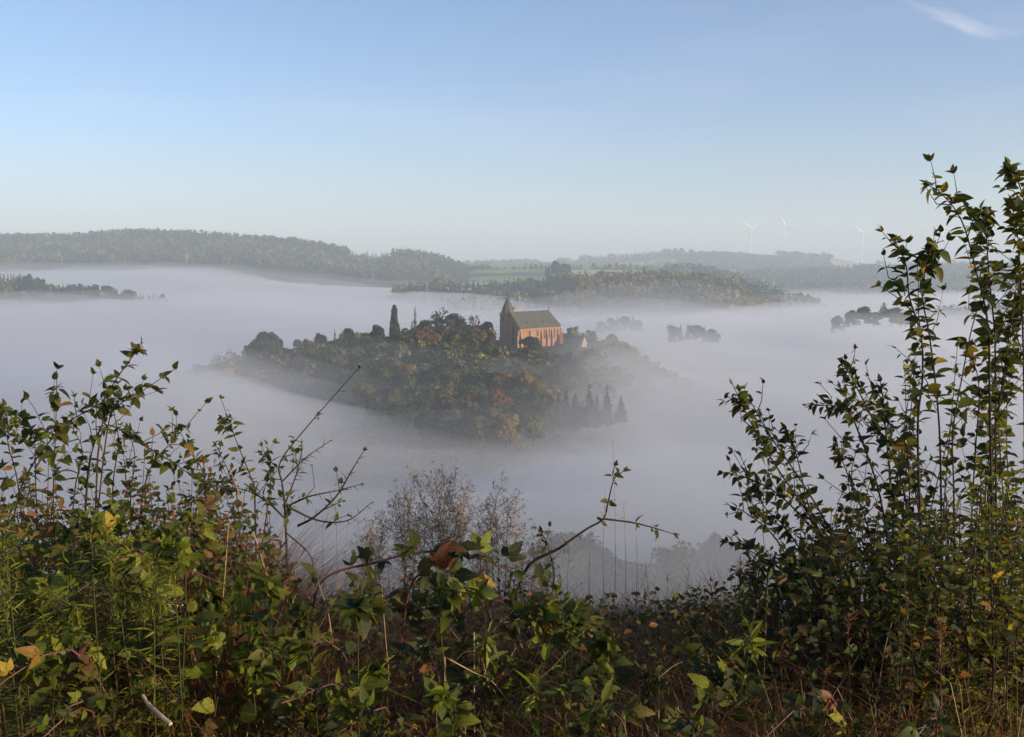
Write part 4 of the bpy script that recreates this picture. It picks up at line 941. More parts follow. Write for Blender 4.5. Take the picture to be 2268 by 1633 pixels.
b = floor_at(1900, 3.1); P_ = Plant(b)
CB = {'dark': 5, 'deep': 4, 'green': 3, 'olive': 3, 'ochre': .5, 'yellow': .3, 'fresh': .5}
for pts, Y, r, tw, gap in [
    ([(1950, 1500), (1880, 1290), (1800, 1150), (1720, 1030), (1660, 930), (1622, 850)], 3.0, .007, 9, .022),
    ([(1940, 1480), (1850, 1200), (1780, 1080), (1700, 960), (1664, 892)], 3.1, .006, 9, .022),
    ([(2040, 1520), (2030, 1250), (1990, 1050), (1930, 920), (1885, 840), (1868, 806)], 3.0, .007, 9, .022),
    ([(1990, 1500), (1960, 1150), (1905, 960), (1868, 905), (1800, 898)], 3.15, .006, 7, .023),
    ([(1940, 1500), (1880, 1280), (1760, 1130), (1680, 1070), (1600, 1046)], 2.95, .006, 8, .022),
    ([(1880, 1500), (1800, 1340), (1720, 1200), (1660, 1140), (1612, 1118)], 2.9, .006, 8, .023),
    ([(1990, 1500), (1978, 1120), (1962, 960), (1955, 880), (1950, 846)], 3.2, .006, 8, .022),
    ([(1880, 1500), (1800, 1330), (1700, 1240), (1608, 1200)], 3.0, .006, 7, .022),
    ([(1900, 1500), (1840, 1250), (1790, 1120), (1768, 1010), (1740, 950)], 3.25, .006, 9, .022),
    ([(1960, 1500), (1930, 1200), (1890, 1080), (1850, 980)], 3.2, .006, 10, .021),
    ([(2050, 1500), (2040, 1200), (2020, 1060), (1992, 980)], 3.3, .006, 9, .022),
    ([(1930, 1500), (1820, 1300), (1740, 1170), (1690, 1120), (1640, 1010)], 3.1, .006, 9, .022),
    ([(1860, 1500), (1790, 1380), (1700, 1300), (1625, 1262)], 3.0, .005, 7, .023),
]:
    P_.shoot(trace(pts, Y, .02, R.uniform(-.2, .2)), r * .72, .0012, 'ovate', .041, gap * .85, CB, tw + 3, (.10, .28), start=.25)
P_.build('shrub', 'spreading dark shrub leaning left with small oval leaves against the fog', 'shrub', 'leafy shrubs at the right')

def mass(name, label, group, px0, px1, Y0, Y1, n, kind, size, gap, cols, top, r=.005, twigs=5, parts=260, stemmat=None, lean=40, base_y=1650):
    """A dense shrub: many shoots rising to a top line."""
    b = floor_at((px0 + px1) / 2, (Y0 + Y1) / 2); q = Plant(b)
    for k in range(n):
        px = R.uniform(px0, px1); Y = R.uniform(Y0, Y1); ty = top(px) + abs(R.gauss(0, 1)) * 90 + R.uniform(-10, 30)
        f = floor_at(px + R.gauss(0, lean), Y); tp = at(px, ty, Y)
        if tp.z < f.z + .1: continue
        m = f.lerp(tp, .5) + rv(.05); q.shoot(catmull([f, m, tp], 5), r, .001, kind, size, gap, cols, twigs, (.08, .22), start=.3)
    return q.build(name, label, 'shrub', group, stemmat=stemmat, parts=parts, join=True)
mass('shrub', 'dense upright shrub filling the gaps between the tall bare stems', 'leafy shrubs at the right', 2000, 2300, 2.85, 3.3, 10, 'ovate', .046, .018, CA, lambda p: float(np.interp(p, [1990, 2040, 2100, 2160, 2230, 2330], [800, 640, 760, 700, 620, 560])), r=.0045, twigs=8, lean=15)
CD = {'fresh': 5, 'green': 3, 'lime': 3.5, 'olive': 4, 'dark': 3, 'yellow': .5, 'ochre': .5}
mass('shrub', 'yellow green shrub with narrow leaves filling the space under the tall upright shrub', 'leafy shrubs at the right', 1990, 2300, 2.3, 2.9, 60, 'lance', .05, .017, CD, lambda p: skyline(p) + 120)
CE = {'dark': 5, 'deep': 5, 'green': 2, 'olive': 3, 'brown': 1.2, 'ochre': .4, 'rust': .5}
mass('shrub', 'low dark shrub with small leaves under the spreading shrub', 'leafy shrubs at the right', 1640, 2080, 2.5, 3.3, 112, 'small', .030, .017, CE, lambda p: max(skyline(p) + 40, 1130))
mass('shrub', 'dark thicket with browning leaves at the foot of the tall upright shrub', 'leafy shrubs at the right', 1900, 2320, 2.1, 2.8, 60, 'small', .034, .017, {'dark': 4, 'deep': 3, 'olive': 3, 'brown': 2.5, 'rust': 1.5, 'ochre': .6, 'green': 2}, lambda p: 1330, parts=240)

# ---------------------------------------------------------------- thorny shrubs on the left
CL_ = {'dark': 3, 'green': 4, 'olive': 4, 'fresh': 1.5, 'lime': .5, 'yellow': .3, 'ochre': .3, 'deep': 1}
b = floor_at(190, 3.4); P_ = Plant(b)
for pts, Y, r, tw, gap in [
    ([(130, 1400), (118, 1150), (119, 1053), (122, 939), (126, 817)], 3.3, .004, 5, .030),
    ([(180, 1400), (191, 1053), (229, 931), (246, 863), (290, 790), (300, 776)], 3.25, .006, 9, .026),
    ([(200, 1300), (232, 960), (262, 897), (317, 868), (386, 818)], 3.2, .004, 4, .030),
    ([(20, 1300), (38, 1092), (137, 954), (214, 897), (240, 876)], 3.35, .005, 5, .034),
    ([(290, 1300), (318, 1080), (344, 1015), (384, 975), (456, 893)], 3.3, .005, 5, .030),
    ([(210, 1150), (229, 950), (313, 985), (382, 1023), (439, 1062), (508, 1084)], 3.35, .005, 6, .032),
    ([(240, 1350), (250, 1080), (262, 980), (252, 900), (262, 850)], 3.4, .004, 6, .026),
    ([(60, 1300), (40, 1080), (20, 980), (26, 940)], 3.3, .004, 6, .026),
    ([(90, 1300), (80, 1080), (70, 960), (30, 920)], 3.4, .004, 6, .028),
    ([(150, 1350), (160, 1100), (180, 1000), (150, 930)], 3.45, .004, 7, .024),
    ([(300, 1300), (290, 1120), (300, 1010), (280, 950)], 3.45, .004, 7, .024),
    ([(-40, 1300), (-30, 1080), (-10, 960), (10, 900)], 3.3, .004, 6, .026),
    ([(100, 1250), (104, 1000), (84, 920), (62, 884)], 3.4, .002, 0, .2),
]:
    P_.shoot(trace(pts, Y, .02, R.uniform(-.15, .15)), r * .75, .001, 'ovate', .05, gap, CL_, tw, (.08, .2), start=.3)
P_.build('shrub', 'thorny shrub with sparse oval leaves and long shoots over the left fog', 'shrub', 'thorny shrubs at the left')
b = floor_at(520, 3.5); P_ = Plant(b)
for pts, Y, r, tw, gap in [
    ([(570, 1400), (562, 1100), (554, 1061), (523, 977), (489, 882)], 3.4, .005, 5, .034),
    ([(540, 1400), (530, 1120), (508, 1050), (477, 985)], 3.45, .004, 4, .030),
    ([(480, 1400), (470, 1150), (450, 1050), (430, 1010), (400, 960)], 3.5, .004, 6, .030),
    ([(560, 1350), (590, 1120), (600, 1040), (580, 990)], 3.5, .004, 5, .034),
]:
    P_.shoot(trace(pts, Y, .02, R.uniform(-.1, .1)), r * .75, .001, 'small', .038, gap, CL_, tw, (.08, .2), start=.3)
P_.build('shrub', 'thin shrub with small leaves between the two thorny shrubs', 'shrub', 'thorny shrubs at the left')
mass('shrub', 'leafy brown green thicket behind the left mound under the thorny shoots', 'thorny shrubs at the left', -80, 600, 3.0, 3.6, 60, 'small', .036, .019, {'olive': 4, 'green': 3, 'dark': 2, 'brown': 3, 'rust': 3, 'fresh': 1, 'ochre': .5}, lambda p: skyline(p) - 75, r=.0035, twigs=5)
b = floor_at(634, 3.3); P_ = Plant(b)
CM = {'dark': 4, 'green': 4, 'olive': 3, 'fresh': 1.5, 'ochre': .5, 'lime': .6}
for pts, Y, r, tw, gap in [
    ([(640, 1420), (634, 1283), (630, 1130), (621, 1073), (621, 1023), (688, 939), (795, 815)], 3.2, .0052, 1, .050),
    ([(628, 1125), (688, 1099), (741, 1088), (798, 1073)], 3.2, .004, 1, .05),
    ([(660, 1165), (699, 1145), (749, 1099), (779, 1046), (806, 998)], 3.15, .0045, 2, .042),
    ([(632, 1120), (703, 1153), (768, 1153), (821, 1115)], 3.25, .0045, 1, .06),
    ([(624, 1068), (672, 1015), (728, 979)], 3.2, .003, 2, .034),
    ([(632, 1115), (655, 1050), (668, 1000)], 3.2, .003, 1, .05),
    ([(632, 1150), (590, 1110), (540, 1085), (480, 1080)], 3.25, .004, 4, .04),
    ([(634, 1180), (690, 1230), (700, 1290)], 3.2, .003, 1, .05),
    ([(634, 1200), (590, 1250), (570, 1310)], 3.15, .003, 2, .04),
]:
    pp = trace(pts, Y, .015, R.uniform(-.1, .1)); a = P_.shoot(pp, r, .0012, 'small', .033, gap, CM, tw, (.05, .14), start=.12 if r < .005 else .45, drop=.1)
    for t in np.arange(.2, .95, .09):                                    # thorns
        p, d = along(pp, t + R.uniform(-.03, .03)); u, v = frame_of(d); q = R.uniform(0, 6.28); P_.stem([p, p + (u * math.cos(q) + v * math.sin(q)) * .012 + d * .005, p + (u * math.cos(q) + v * math.sin(q)) * R.uniform(.018, .032) + d * .01], .0016, .0003, 4, a)
P_.build('shrub', 'bare thorny shrub with one long shoot slanting up across the church hill', 'shrub', 'thorny shrubs at the left')
b = floor_at(1180, 3.0); P_ = Plant(b)
for pts, Y, r, tw, gap in [([(1120, 1480), (1157, 1274), (1239, 1214), (1300, 1172), (1336, 1149), (1347, 1110), (1358, 1061), (1381, 1043)], 2.9, .0055, 1, .034), ([(1336, 1149), (1403, 1158), (1450, 1170), (1492, 1183)], 2.9, .0035, 0, .024), ([(1170, 1440), (1225, 1300), (1215, 1215), (1200, 1180)], 2.95, .003, 2, .05)]:
    P_.shoot(trace(pts, Y, .01), r, .0012, 'small', .034, gap, CM, tw, (.05, .12), start=.3)
P_.build('shrub', 'lone forked shoot with small leaves rising over the fog right of centre', 'shrub')

# ---------------------------------------------------------------- brambles
CBR = {'green': 4, 'dark': 5, 'deep': 3, 'fresh': 2.2, 'lime': .9, 'yellow': .12, 'ochre': .08, 'olive': 2.2, 'red': .08, 'brown': .5, 'rust': .4}
def bramble(paths, label, size=.115, gap=.05, cols=CBR, r=.0045, start=.15, group='brambles across the bank'):
    q = Plant(floor_at(0, 2.0)); q.base = Vector((paths[0][0].x, paths[0][0].y, hgt(paths[0][0].x, paths[0][0].y)))
    for pp in paths:
        a = q.stem(pp, r, .0016, 6)
        L = plen(pp); n = int(L * (1 - start) / gap)
        for k in range(n):
            t = start + (1 - start) * (k + R.uniform(-.3, .3)) / n; p, d = along(pp, min(max(t, 0), .999)); s_ = Vector((d.y, -d.x, 0)) * (1 if k % 2 else -1)
            dd = d * .35 + s_ * R.uniform(.3, 1) + Vector((R.gauss(0, .3), R.uniform(-.8, .1), R.uniform(-.1, .65)))
            up = Vector((R.uniform(-.1, .5), -.75, .75)); q.leaf_at('bramble', p, dd, size * R.uniform(.55, 1.15), cols, up, R.gauss(0, .35))
        for t in np.arange(.05, .95, .035):
            p, d = along(pp, t); u, v = frame_of(d); w_ = R.uniform(0, 6.28); o = u * math.cos(w_) + v * math.sin(w_); q.stem([p, p + o * .006, p + o * .011 - d * .004], .0014, .0003, 4, a)
    return q.build('bramble', label, 'bramble', group, 'cane', M_cane, join=False)
b1 = trace([(690, 1460), (709, 1293), (840, 1244), (918, 1225), (985, 1222), (1064, 1237), (1157, 1281), (1239, 1341), (1306, 1405), (1340, 1470)], 2.45, .01)
bramble([b1], 'big bramble whose dark red cane arches over the centre of the bank', .102, .042, start=.12, r=.0034)
b2 = trace([(880, 1480), (914, 1290), (978, 1281), (1045, 1304), (1157, 1337), (1220, 1370), (1290, 1430), (1330, 1520)], 2.35, .01)
bramble([b2], 'second arching bramble cane just under the big red arch', .098, .045, r=.0032)
spots = [
    (60, 1290, 2.4, 'bramble with broad leaves among the green weeds at the far left'), (150, 1180, 2.6, 'bramble with a yellowing leaf at the top of the left mound'),
    (280, 1150, 2.5, 'sunlit bramble crowning the left mound'), (400, 1180, 2.6, 'bramble at the right end of the left mound'), (330, 1250, 2.2, 'bramble with pale green leaves in front of the left mound'),
    (120, 1420, 2.0, 'bramble with large ribbed leaves low at the left'), (260, 1440, 2.1, 'bramble below the white flowers'),
    (560, 1420, 2.1, 'bramble left of the dark hollow'), (420, 1520, 1.95, 'bramble beside the bleached stick'), (200, 1560, 1.9, 'lowest bramble at the left corner of the bank'),
    (700, 1400, 2.2, 'bramble with lit young leaves left of the red arch'), (800, 1330, 2.4, 'dark bramble under the left part of the red arch'),
    (760, 1520, 2.0, 'bramble low below the red arch, left part'), (940, 1430, 2.15, 'bramble with big drooping leaf under the middle of the arch'), (1030, 1330, 2.4, 'bramble with ribbed leaves inside the arch'),
    (900, 1580, 1.9, 'bramble at the bottom middle with pale tips'), (1080, 1500, 2.05, 'bramble in the dark hollow below the arch'), (1240, 1380, 2.4, 'bramble with one bright leaf at the right foot of the arch'),
    (1300, 1520, 2.1, 'bramble among dry stalks right of the arch'), (1440, 1460, 2.3, 'dark bramble beside the rusty dry stalks'), (1560, 1350, 2.7, 'bramble on the bank edge right of the lone forked shoot'),
    (1640, 1520, 2.1, 'bramble with pale oval leaves below the low dark shrub'), (1820, 1560, 2.0, 'bramble with pale leaves at the bottom right'), (2050, 1580, 1.95, 'bramble at the lower right corner'),
    (1500, 1600, 1.9, 'bramble at the very bottom right of centre'), (620, 1580, 1.9, 'bramble with yellow leaves at the bottom left of centre'),
]
for px, py, Y, lab in spots:
    paths = []
    for k in range(3 if px < 620 else 2):
        f = floor_at(px + R.uniform(-120, 120), Y + R.uniform(-.05, .35)); top_ = at(px + R.uniform(-40, 40), py + R.uniform(-25, 35), Y + R.uniform(-.1, .15)); sgn = R.choice((-1, 1))
        end = top_ + Vector((sgn * R.uniform(.12, .35), R.uniform(-.25, .05), -R.uniform(.05, .25)))
        if k == 1: end = top_ + Vector((sgn * R.uniform(.05, .12), -R.uniform(.05, .2), R.uniform(-.02, .05)))
        paths.append(catmull([f, f.lerp(top_, .55) + rv(.04), top_, end], 5))
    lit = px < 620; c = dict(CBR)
    if lit: c.update({'fresh': 5, 'lime': 3, 'green': 4, 'dark': 2.5, 'deep': 1, 'yellow': .35, 'olive': 3})  # sunlight put into the leaf colours: more bright greens on the left
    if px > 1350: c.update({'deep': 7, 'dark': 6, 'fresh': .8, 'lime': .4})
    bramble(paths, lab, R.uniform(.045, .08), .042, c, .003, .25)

# ---------------------------------------------------------------- leafy weeds, dry stalks, seed heads
def weed(px, top, Y, label, cols, kind='lance', size=.042, gap=.008, group='feathery weeds on the left bank', mat_=None):
    f = floor_at(px + R.uniform(-20, 20), Y); t = at(px, top, Y); q = Plant(f); pp = catmull([f, f.lerp(t, .5) + rv(.02), t, t + Vector((R.uniform(-.03, .03), 0, .01))], 5)
    q.shoot(pp, .0019, .0008, kind, size, gap, cols, 5, (.05, .14), start=.15, spread=.8, droop=.1)
    return q.build('weed', label, 'weed', group, stemmat=mat_ or M_greenstem, parts=70 if kind == 'broad' else 0, join=True)
CW_ = {'fresh': 5, 'green': 3, 'lime': 4, 'olive': 2, 'yellow': .5}
for k in range(46):
    px = R.uniform(-60, 400); Y = R.uniform(1.9, 2.9); top_ = R.uniform(1170, 1420) if px < 330 else R.uniform(1220, 1440)
    weed(px, top_, Y, 'feathery bright green weed in the sunlit patch at the left', CW_, 'needle', size=R.uniform(.024, .038), gap=.004)
for px, top_, Y, lab in [(1080, 1440, 2.1, 'small upright green weed under the arch'), (745, 1580, 1.9, 'weed with pale drooping leaves at the bottom'), (1190, 1560, 2.0, 'weed with long pale narrow leaves below the arch'), (1660, 1440, 2.2, 'green weed on the dark bank below the low shrub'), (1340, 1590, 1.9, 'green weed among dry grass at the bottom')]:
    weed(px, top_, Y, lab, {'fresh': 3, 'lime': 2, 'green': 3}, size=.06, gap=.02, group=None)
for px, top_, Y, lab in [(215, 1480, 2.0, 'broad leaved weed in the lower left grass'), (60, 1500, 1.9, 'broad leaved weed at the left corner'), (330, 1400, 2.1, 'broad leaved weed right of the white flowers'), (470, 1440, 2.0, 'broad leaved weed before the reddish dead stems'), (560, 1500, 1.95, 'broad leaved weed left of the dark hollow'), (300, 1230, 2.4, 'sunlit broad leaved weed near the top of the left mound'), (240, 1190, 2.5, 'topmost broad leaved weed on the left mound'), (690, 1470, 2.0, 'broad leaved weed with pointed pale leaves left of the arch'), (360, 1200, 2.45, 'broad leaved weed at the right side of the left mound'), (840, 1500, 2.0, 'broad leaved weed in the dark hollow'), (1000, 1560, 1.9, 'broad leaved weed at the bottom under the arch'), (130, 1380, 2.1, 'broad leaved weed among the feathery weeds')]:
    weed(px, top_, Y, lab, {'fresh': 4, 'lime': 2.5, 'green': 4, 'dark': 1.5}, 'broad', size=.048, gap=.02, group='broad leaved weeds in the bank')
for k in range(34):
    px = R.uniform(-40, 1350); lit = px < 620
    weed(px, max(skyline(px) + 90, R.uniform(1190, 1560)), R.uniform(1.95, 2.7), 'broad leaved sunlit weed in the tangle at the left' if lit else 'dark broad leaved weed in the tangle below the arch', {'fresh': 4, 'lime': 3, 'green': 3, 'olive': 2, 'dark': 1} if lit else {'green': 4, 'dark': 4, 'olive': 2, 'fresh': 1.2, 'deep': 2}, 'broad', size=R.uniform(.035, .055), gap=.022, group='broad leaved weeds in the tangle')  # leaf colours carry the light: brighter at the left, darker below the arch
f = floor_at(372, 2.2); q = Plant(f)
for k in range(7):
    t = at(372 + R.uniform(-34, 34), 1335 + R.uniform(-14, 22), 2.2); a = q.stem(catmull([f, f.lerp(t, .5) + rv(.02), t], 4), .0022, .0008, 4)
e = q.build('flowering_weed', 'white flowering weed in the left bank', 'weed', stemmat=M_greenstem, join=True)
M_white_petal = noise_mat('white_petals', [(0.3, (0.40, 0.40, 0.29)), (0.7, (0.55, 0.54, 0.43))], 60, rough=.6, bump=0)
A = Acc(); g = np.random.default_rng(3)
for (x, y) in [(352, 1322), (362, 1332), (374, 1340), (384, 1346), (392, 1350), (366, 1344), (380, 1366), (346, 1340)]:
    c = np.array(at(x, y, 2.2) - f); n = 11; Pq = c + g.normal(size=(n, 3)) * .007; V, F = quads_from(Pq, g.normal(size=(n, 3)) + np.array([0, -.5, .6]), np.full(n, .0028), g, .7); A.add(V.astype(np.float32), F.astype(np.int32))
link('flower_cluster', A.mesh('flower_cluster', M_white_petal), e)

def stalk(name, pts, Y, r, m, label, group, cat='dry stalk', head=None):
    pp = trace(pts, Y, .008); f = pp[0]; base = Vector((f.x, f.y, hgt(f.x, f.y))); q = Plant(base); root = [base - Vector((0, 0, .02))] + pp if f.z - base.z > .03 else pp
    a = q.stem(root, r, r * .35, 5)
    if head:
        for k in range(head[0]):
            t = R.uniform(head[1], 1); p, d = along(pp, t); o = rv(1).normalized(); l = head[2] * R.uniform(.4, 1) * (1.2 - t * .6)
            q.stem([p, p + (d * .6 + o * .6) * l * .5, p + (d * .8 + o) * l], r * .5, r * .3, 4, a)
    e = q.build(name, label, cat, group, 'stem', m, join=True); return e
for x, y0, y1, Y in [(1357, 1440, 975, 3.0), (1341, 1440, 1085, 3.1), (1381, 1450, 1110, 3.0), (1410, 1400, 1190, 3.1), (1310, 1420, 1180, 3.1), (1262, 1410, 1200, 3.1), (915, 1300, 1010, 3.6), (862, 1300, 1130, 3.6), (1480, 1420, 1270, 3.0), (1525, 1420, 1265, 3.1), (1550, 1430, 1290, 2.9), (1430, 1430, 1250, 3.0), (1225, 1400, 1205, 3.2), (742, 1330, 1110, 3.4), (716, 1330, 1150, 3.4), (770, 1340, 1150, 3.5)]:
    stalk('dry_stalk', [(x + R.uniform(-14, 14), y0 + 120), (x + R.uniform(-6, 6), (y0 + y1) / 2), (x, y1)], Y, .0016, M_straw, 'thin upright dry grass stalk standing against the fog', 'dry stalks along the bank edge', head=(5, .8, .03) if R.random() < .5 else None)
for pts, Y, r, lab in [
    ([(607, 1330), (560, 1180), (520, 1070), (500, 1020)], 2.9, .0026, 'pale dry stalk slanting left across the reddish dead stems'),
    ([(470, 1500), (490, 1350), (505, 1180), (506, 1130)], 2.4, .0022, 'upright pale stalk in front of the reddish dead stems'),
    ([(1050, 1400), (1070, 1470), (1085, 1530), (1100, 1560)], 2.1, .002, 'pale bent stalk hanging below the arch'),
    ([(985, 1455), (1050, 1490), (1090, 1510), (1130, 1560)], 2.05, .002, 'pale stalk lying across the dark hollow'),
    ([(718, 1340), (745, 1300), (790, 1240), (835, 1160)], 2.6, .0022, 'grey stalk crossing the left part of the red arch'),
    ([(860, 1480), (854, 1400), (845, 1290)], 2.3, .0018, 'yellowish stalk under the left part of the arch'),
    ([(735, 1420), (725, 1360), (705, 1290)], 2.3, .0018, 'thin tan stalk left of the red arch'),
    ([(1030, 1550), (1120, 1548), (1200, 1500), (1260, 1440)], 2.1, .0016, 'long tan stalk bending right below the arch'),
    ([(1460, 1500), (1500, 1470), (1560, 1450)], 2.2, .002, 'short straw lying right of the rusty stalks'),
    ([(1940, 1560), (1960, 1440), (1975, 1380)], 2.2, .0016, 'thin pale stalk in the dark thicket'),
    ([(1690, 1540), (1695, 1430), (1700, 1300)], 2.4, .0016, 'thin pale stalk before the low dark shrub')]:
    stalk('dry_stalk', pts, Y, r, M_straw, lab, None)
for x, y0, y1, Y, lab in [(1590, 1450, 1335, 2.6, 'rust coloured seed stalk right of the lone forked shoot'), (1503, 1430, 1345, 2.6, 'shorter rust coloured seed stalk at the bank edge'), (1075, 1330, 1195, 3.0, 'orange dry seed stalk behind the crown of the arch'), (1640, 1360, 1240, 2.9, 'rust coloured seed stalk at the foot of the spreading shrub'), (1880, 1480, 1360, 2.3, 'rust coloured seed stalk in the dark thicket'), (2080, 1500, 1380, 2.2, 'rust coloured seed stalk low at the right')]:
    stalk('seed_stalk', [(x + 6, y0 + 80), (x + R.uniform(-5, 5), (y0 + y1) / 2), (x, y1)], Y, .0022, M_rust, lab, 'rusty seed stalks', 'dry stalk', (46, .35, .035))
# grey dried seed heads standing behind the arch
M_fluff = noise_mat('grey_seed_fluff', [(0.3, (0.17, 0.14, 0.10)), (0.7, (0.34, 0.29, 0.22))], 50, bump=0)
for tips, Y, lab in [([(978, 1046), (950, 1062), (1005, 1062), (925, 1068), (1030, 1085), (965, 1080), (990, 1075)], 4.0, 'tallest dried plant of grey seed heads behind the arch'),
                     ([(1105, 1086), (1085, 1108), (1125, 1115), (1140, 1140), (1095, 1125)], 3.9, 'dried seed head plant right of the tallest one'),
                     ([(880, 1100), (865, 1125), (905, 1115), (850, 1160), (895, 1090)], 4.0, 'dried seed head plant left of the tallest one'),
                     ([(820, 1175), (800, 1200), (845, 1195), (835, 1220)], 3.9, 'short dried seed head plant beside the thorny shrub'),
                     ([(1180, 1210), (1160, 1230), (1215, 1225), (1195, 1200)], 3.8, 'short dried seed head plant at the right of the group'),
                     ([(1060, 1160), (1035, 1140), (1075, 1180), (1020, 1120)], 4.1, 'dried seed head plant in the middle of the group'),
                     ([(925, 1150), (945, 1130), (905, 1170), (960, 1160)], 4.1, 'dried seed head plant in front of the tallest one')]:
    f = floor_at(np.mean([t[0] for t in tips]), Y); q = Plant(f); H = Acc(); g = np.random.default_rng(int(tips[0][0]))
    for (x, y) in tips:
        t = at(x, y, Y + R.uniform(-.15, .15)); pp = catmull([f, f.lerp(t, .55) + rv(.03), t], 6); a = q.stem(pp, .003, .0008, 4); q.dress(pp, 'needle', .045, .010, {'olive': 1, 'brown': 1, 'straw': 5, 'rust': 1}, start=.35)
        for k in range(34):
            u = R.uniform(.45, 1.0); p, d = along(pp, min(u, .999)); o = rv(1); o.z = abs(o.z); o.normalize(); l = R.uniform(.05, .19) * (1.35 - u); e_ = p + (d * .5 + o) * l
            q.stem([p, p.lerp(e_, .5) + rv(.004), e_], .0008, .0005, 3, a)
            n = 7; c = np.array(e_ - f); V, F = quads_from(c + g.normal(size=(n, 3)) * .004, g.normal(size=(n, 3)), g.uniform(.002, .0045, n), g, .6); H.add(V.astype(np.float32), F.astype(np.int32))
            if R.random() < .6:
                for m_ in range(2):
                    e2 = e_ - d * .02 + rv(.018); c = np.array(e2 - f); V, F = quads_from(c + g.normal(size=(5, 3)) * .0035, g.normal(size=(5, 3)), g.uniform(.002, .004, 5), g, .6); H.add(V.astype(np.float32), F.astype(np.int32)); q.stem([e_ - d * .03, e2], .0006, .0005, 3, a)
    e = q.build('seed_head_plant', lab, 'dried plant', 'grey dried seed heads behind the arch', stemmat=M_straw, join=True); tag(link('seed_heads', H.mesh('seed_heads', M_fluff), e), kind='stuff')
# bleached stick
s0, s1 = at(316, 1541, 1.95), at(378, 1604, 1.85); V, F = tube_arrays([s0, s0.lerp(s1, .3) + rv(.002), s0.lerp(s1, .7) + rv(.002), s1], [.0036, .0046, .0044, .004], 8)
o = link('dead_stick', np_mesh('dead_stick', V, F, smooth=False, mat=M_pith)); tag(o, 'bleached broken stick lying in the lower left bank', 'stick')

# ---------------------------------------------------------------- grass, dead stems and undergrowth
def blades(name, label, N, px0, px1, Y0, Y1, h, w_, cols, topf, lean=.35, curve=.5, m=None):
    A = Acc()
    for k in range(N):
        px = R.uniform(px0, px1); Y = R.uniform(Y0, Y1); f = floor_at(px, Y); lim = at(px, topf(px) + abs(R.gauss(0, 60)), Y).z
        hh = min(R.uniform(.5, 1.15) * h, lim - f.z)
        if hh < .08: continue
        a = R.uniform(0, 6.28); d = Vector((math.cos(a), math.sin(a), 0)); s_ = Vector((-d.y, d.x, 0)); ww = w_ * R.uniform(.6, 1.4); V = []; ln = hh * lean * R.uniform(.2, 1.4); t2 = R.uniform(-.6, .6)
        s_ = (s_ + d * t2).normalized()
        for u in (0, .35, .7): c = f + Vector((0, 0, hh * (u - .12 * curve * u * u))) + d * ln * u * u; V += [c - s_ * ww * (1 - u * .7), c + s_ * ww * (1 - u * .7)]
        V.append(f + Vector((0, 0, hh * (1 - .3 * curve))) + d * ln * 1.25)
        A.add(np.array([tuple(v) for v in V], np.float32), np.array([(0, 1, 3), (0, 3, 2), (2, 3, 5), (2, 5, 4), (4, 5, 6)]), LC[pick(cols)])
    return tag(link(name, A.mesh(name, m or M_blade, False)), label, None, None, 'stuff')
blades('grass', 'bright green grass in the sunlit left bank', 13000, -200, 430, 1.9, 3.2, .66, .0022, {'fresh': 4, 'green': 3, 'lime': 2.5, 'straw': .9, 'yellow': .5}, lambda p: max(skyline(p) + 60, 1165), .45, .8)
blades('grass', 'green grass scattered through the brambles', 5200, 200, 2350, 1.9, 3.2, .5, .0022, {'fresh': 2, 'green': 4, 'olive': 3, 'lime': 1, 'straw': 1}, lambda p: skyline(p) + 130)
blades('dry_grass', 'thin brown dry grass among the undergrowth', 11000, -200, 2350, 1.75, 3.6, .9, .0012, {'straw': 4.5, 'rust': 4, 'brown': 4, 'ochre': 1}, lambda p: max(skyline(p) + 20, 1190), .6, .9)
blades('dry_grass', 'rust coloured dead stems below the thin shrub on the left', 11000, 330, 700, 2.1, 3.5, 1.05, .0014, {'rust': 5, 'brown': 4, 'straw': 1.4, 'red': .8}, lambda p: skyline(p) + 0, .5, .6)
blades('dry_grass', 'straw coloured dead grass along the bank edge', 8000, 700, 1660, 2.5, 3.9, 1.0, .0015, {'straw': 3, 'rust': 4, 'brown': 3}, lambda p: skyline(p) - 30, .4, .5)
blades('dry_grass', 'tangle of orange brown dead grass at the lower right', 11000, 1150, 2350, 1.7, 2.7, .75, .0014, {'rust': 4, 'ochre': 2, 'straw': 1.6, 'brown': 3}, lambda p: 1360, .9, 1.2)
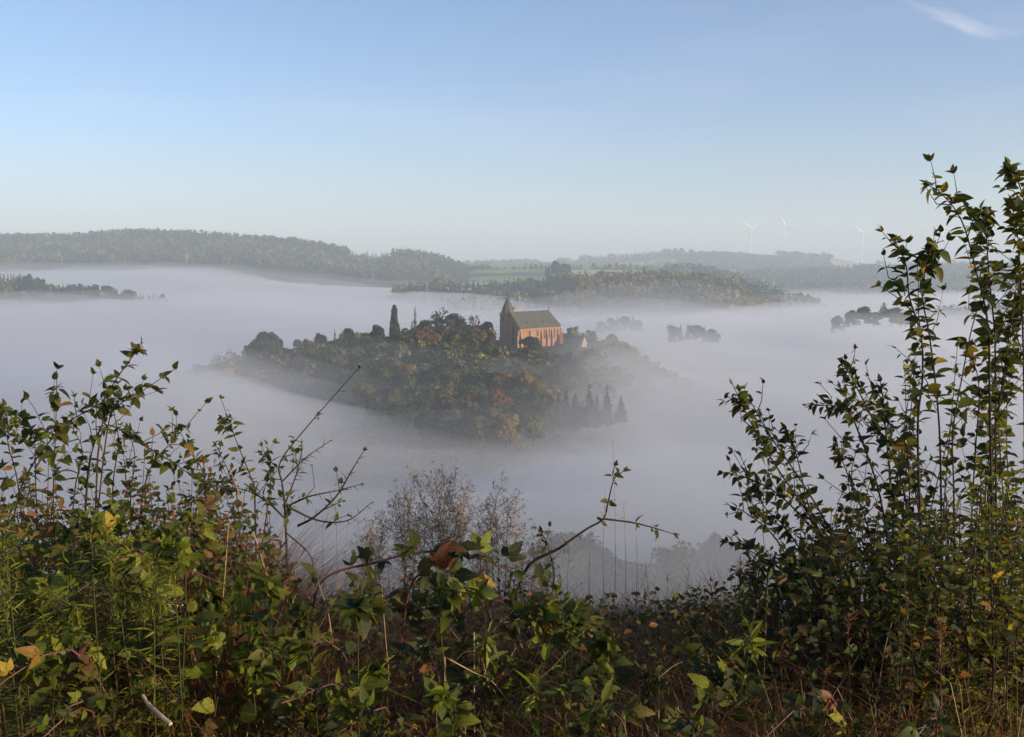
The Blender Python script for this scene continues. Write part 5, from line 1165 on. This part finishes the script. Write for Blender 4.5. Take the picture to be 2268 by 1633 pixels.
def fill(name, label, N, px0, px1, Y0, Y1, kind, size, cols, topf, seed):
    it = []
    for k in range(N):
        px = R.uniform(px0, px1); Y = R.uniform(Y0, Y1); f = floor_at(px, Y); y0 = topf(px) + abs(R.gauss(0, 70)); zt = at(px, y0, Y).z
        if zt < f.z + .05: continue
        z = f.z + (zt - f.z) * R.uniform(.05, 1) ** .7; p = Vector((f.x, f.y, z)); d = rv(1); d.z = d.z * .5 - .1
        it.append((kind, R.randrange(len(TPL[kind])), pick(cols), leaf_matrix(p, d, (Vector((R.uniform(-.1, .5), -.6, .8)) + rv(.4)).normalized(), size * R.uniform(.5, 1.2), R.gauss(0, .4))))
    return tag(link(name, batch(it).mesh(name, M_leaf, True)), label, None, None, 'stuff')
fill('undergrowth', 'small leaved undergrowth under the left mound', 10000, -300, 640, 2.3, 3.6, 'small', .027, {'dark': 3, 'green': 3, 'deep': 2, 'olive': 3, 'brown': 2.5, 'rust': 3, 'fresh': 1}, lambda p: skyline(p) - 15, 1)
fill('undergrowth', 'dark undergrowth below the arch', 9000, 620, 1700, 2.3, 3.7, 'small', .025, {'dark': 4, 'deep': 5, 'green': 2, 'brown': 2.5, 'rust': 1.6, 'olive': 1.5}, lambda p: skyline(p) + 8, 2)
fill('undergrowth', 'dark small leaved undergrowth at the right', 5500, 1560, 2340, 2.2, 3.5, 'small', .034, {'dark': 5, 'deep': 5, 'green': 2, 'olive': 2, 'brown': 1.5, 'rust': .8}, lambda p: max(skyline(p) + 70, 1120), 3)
it = []
for k in range(5000):
    x, y = R.uniform(-3, 3), R.uniform(1.2, 4.6); it.append(('ovate', R.randrange(4), pick({'brown': 5, 'deep': 4, 'dark': 2}), leaf_matrix(Vector((x, y, hgt(x, y) + R.uniform(.004, .05))), Vector((R.gauss(0, 1), R.gauss(0, 1), R.gauss(0, .3))), (Vector((0, 0, 1)) + rv(.3)).normalized(), R.uniform(.02, .05))))
tag(link('leaf_litter', batch(it).mesh('leaf_litter', M_leaf, True)), 'dark fallen leaves on the ground under the plants', kind='stuff')

# look-alikes that one can still count off get their place in the row
ORD = ['first', 'second', 'third', 'fourth', 'fifth', 'sixth', 'seventh', 'eighth', 'ninth', 'tenth', 'eleventh', 'twelfth', 'thirteenth', 'fourteenth', 'fifteenth', 'sixteenth', 'seventeenth', 'eighteenth', 'nineteenth', 'twentieth']
same = {}
for o in list(col.objects):
    if o.parent is None and o.get('label') and o.get('group'): same.setdefault((o['label'], o['group']), []).append(o)
for (lab, gr), q in same.items():
    if 1 < len(q) <= len(ORD):
        q.sort(key=lambda o: o.location.x / max(o.location.y, .1))
        for k, o in enumerate(q): o['label'] = f'{ORD[k]} from the left, {lab}'
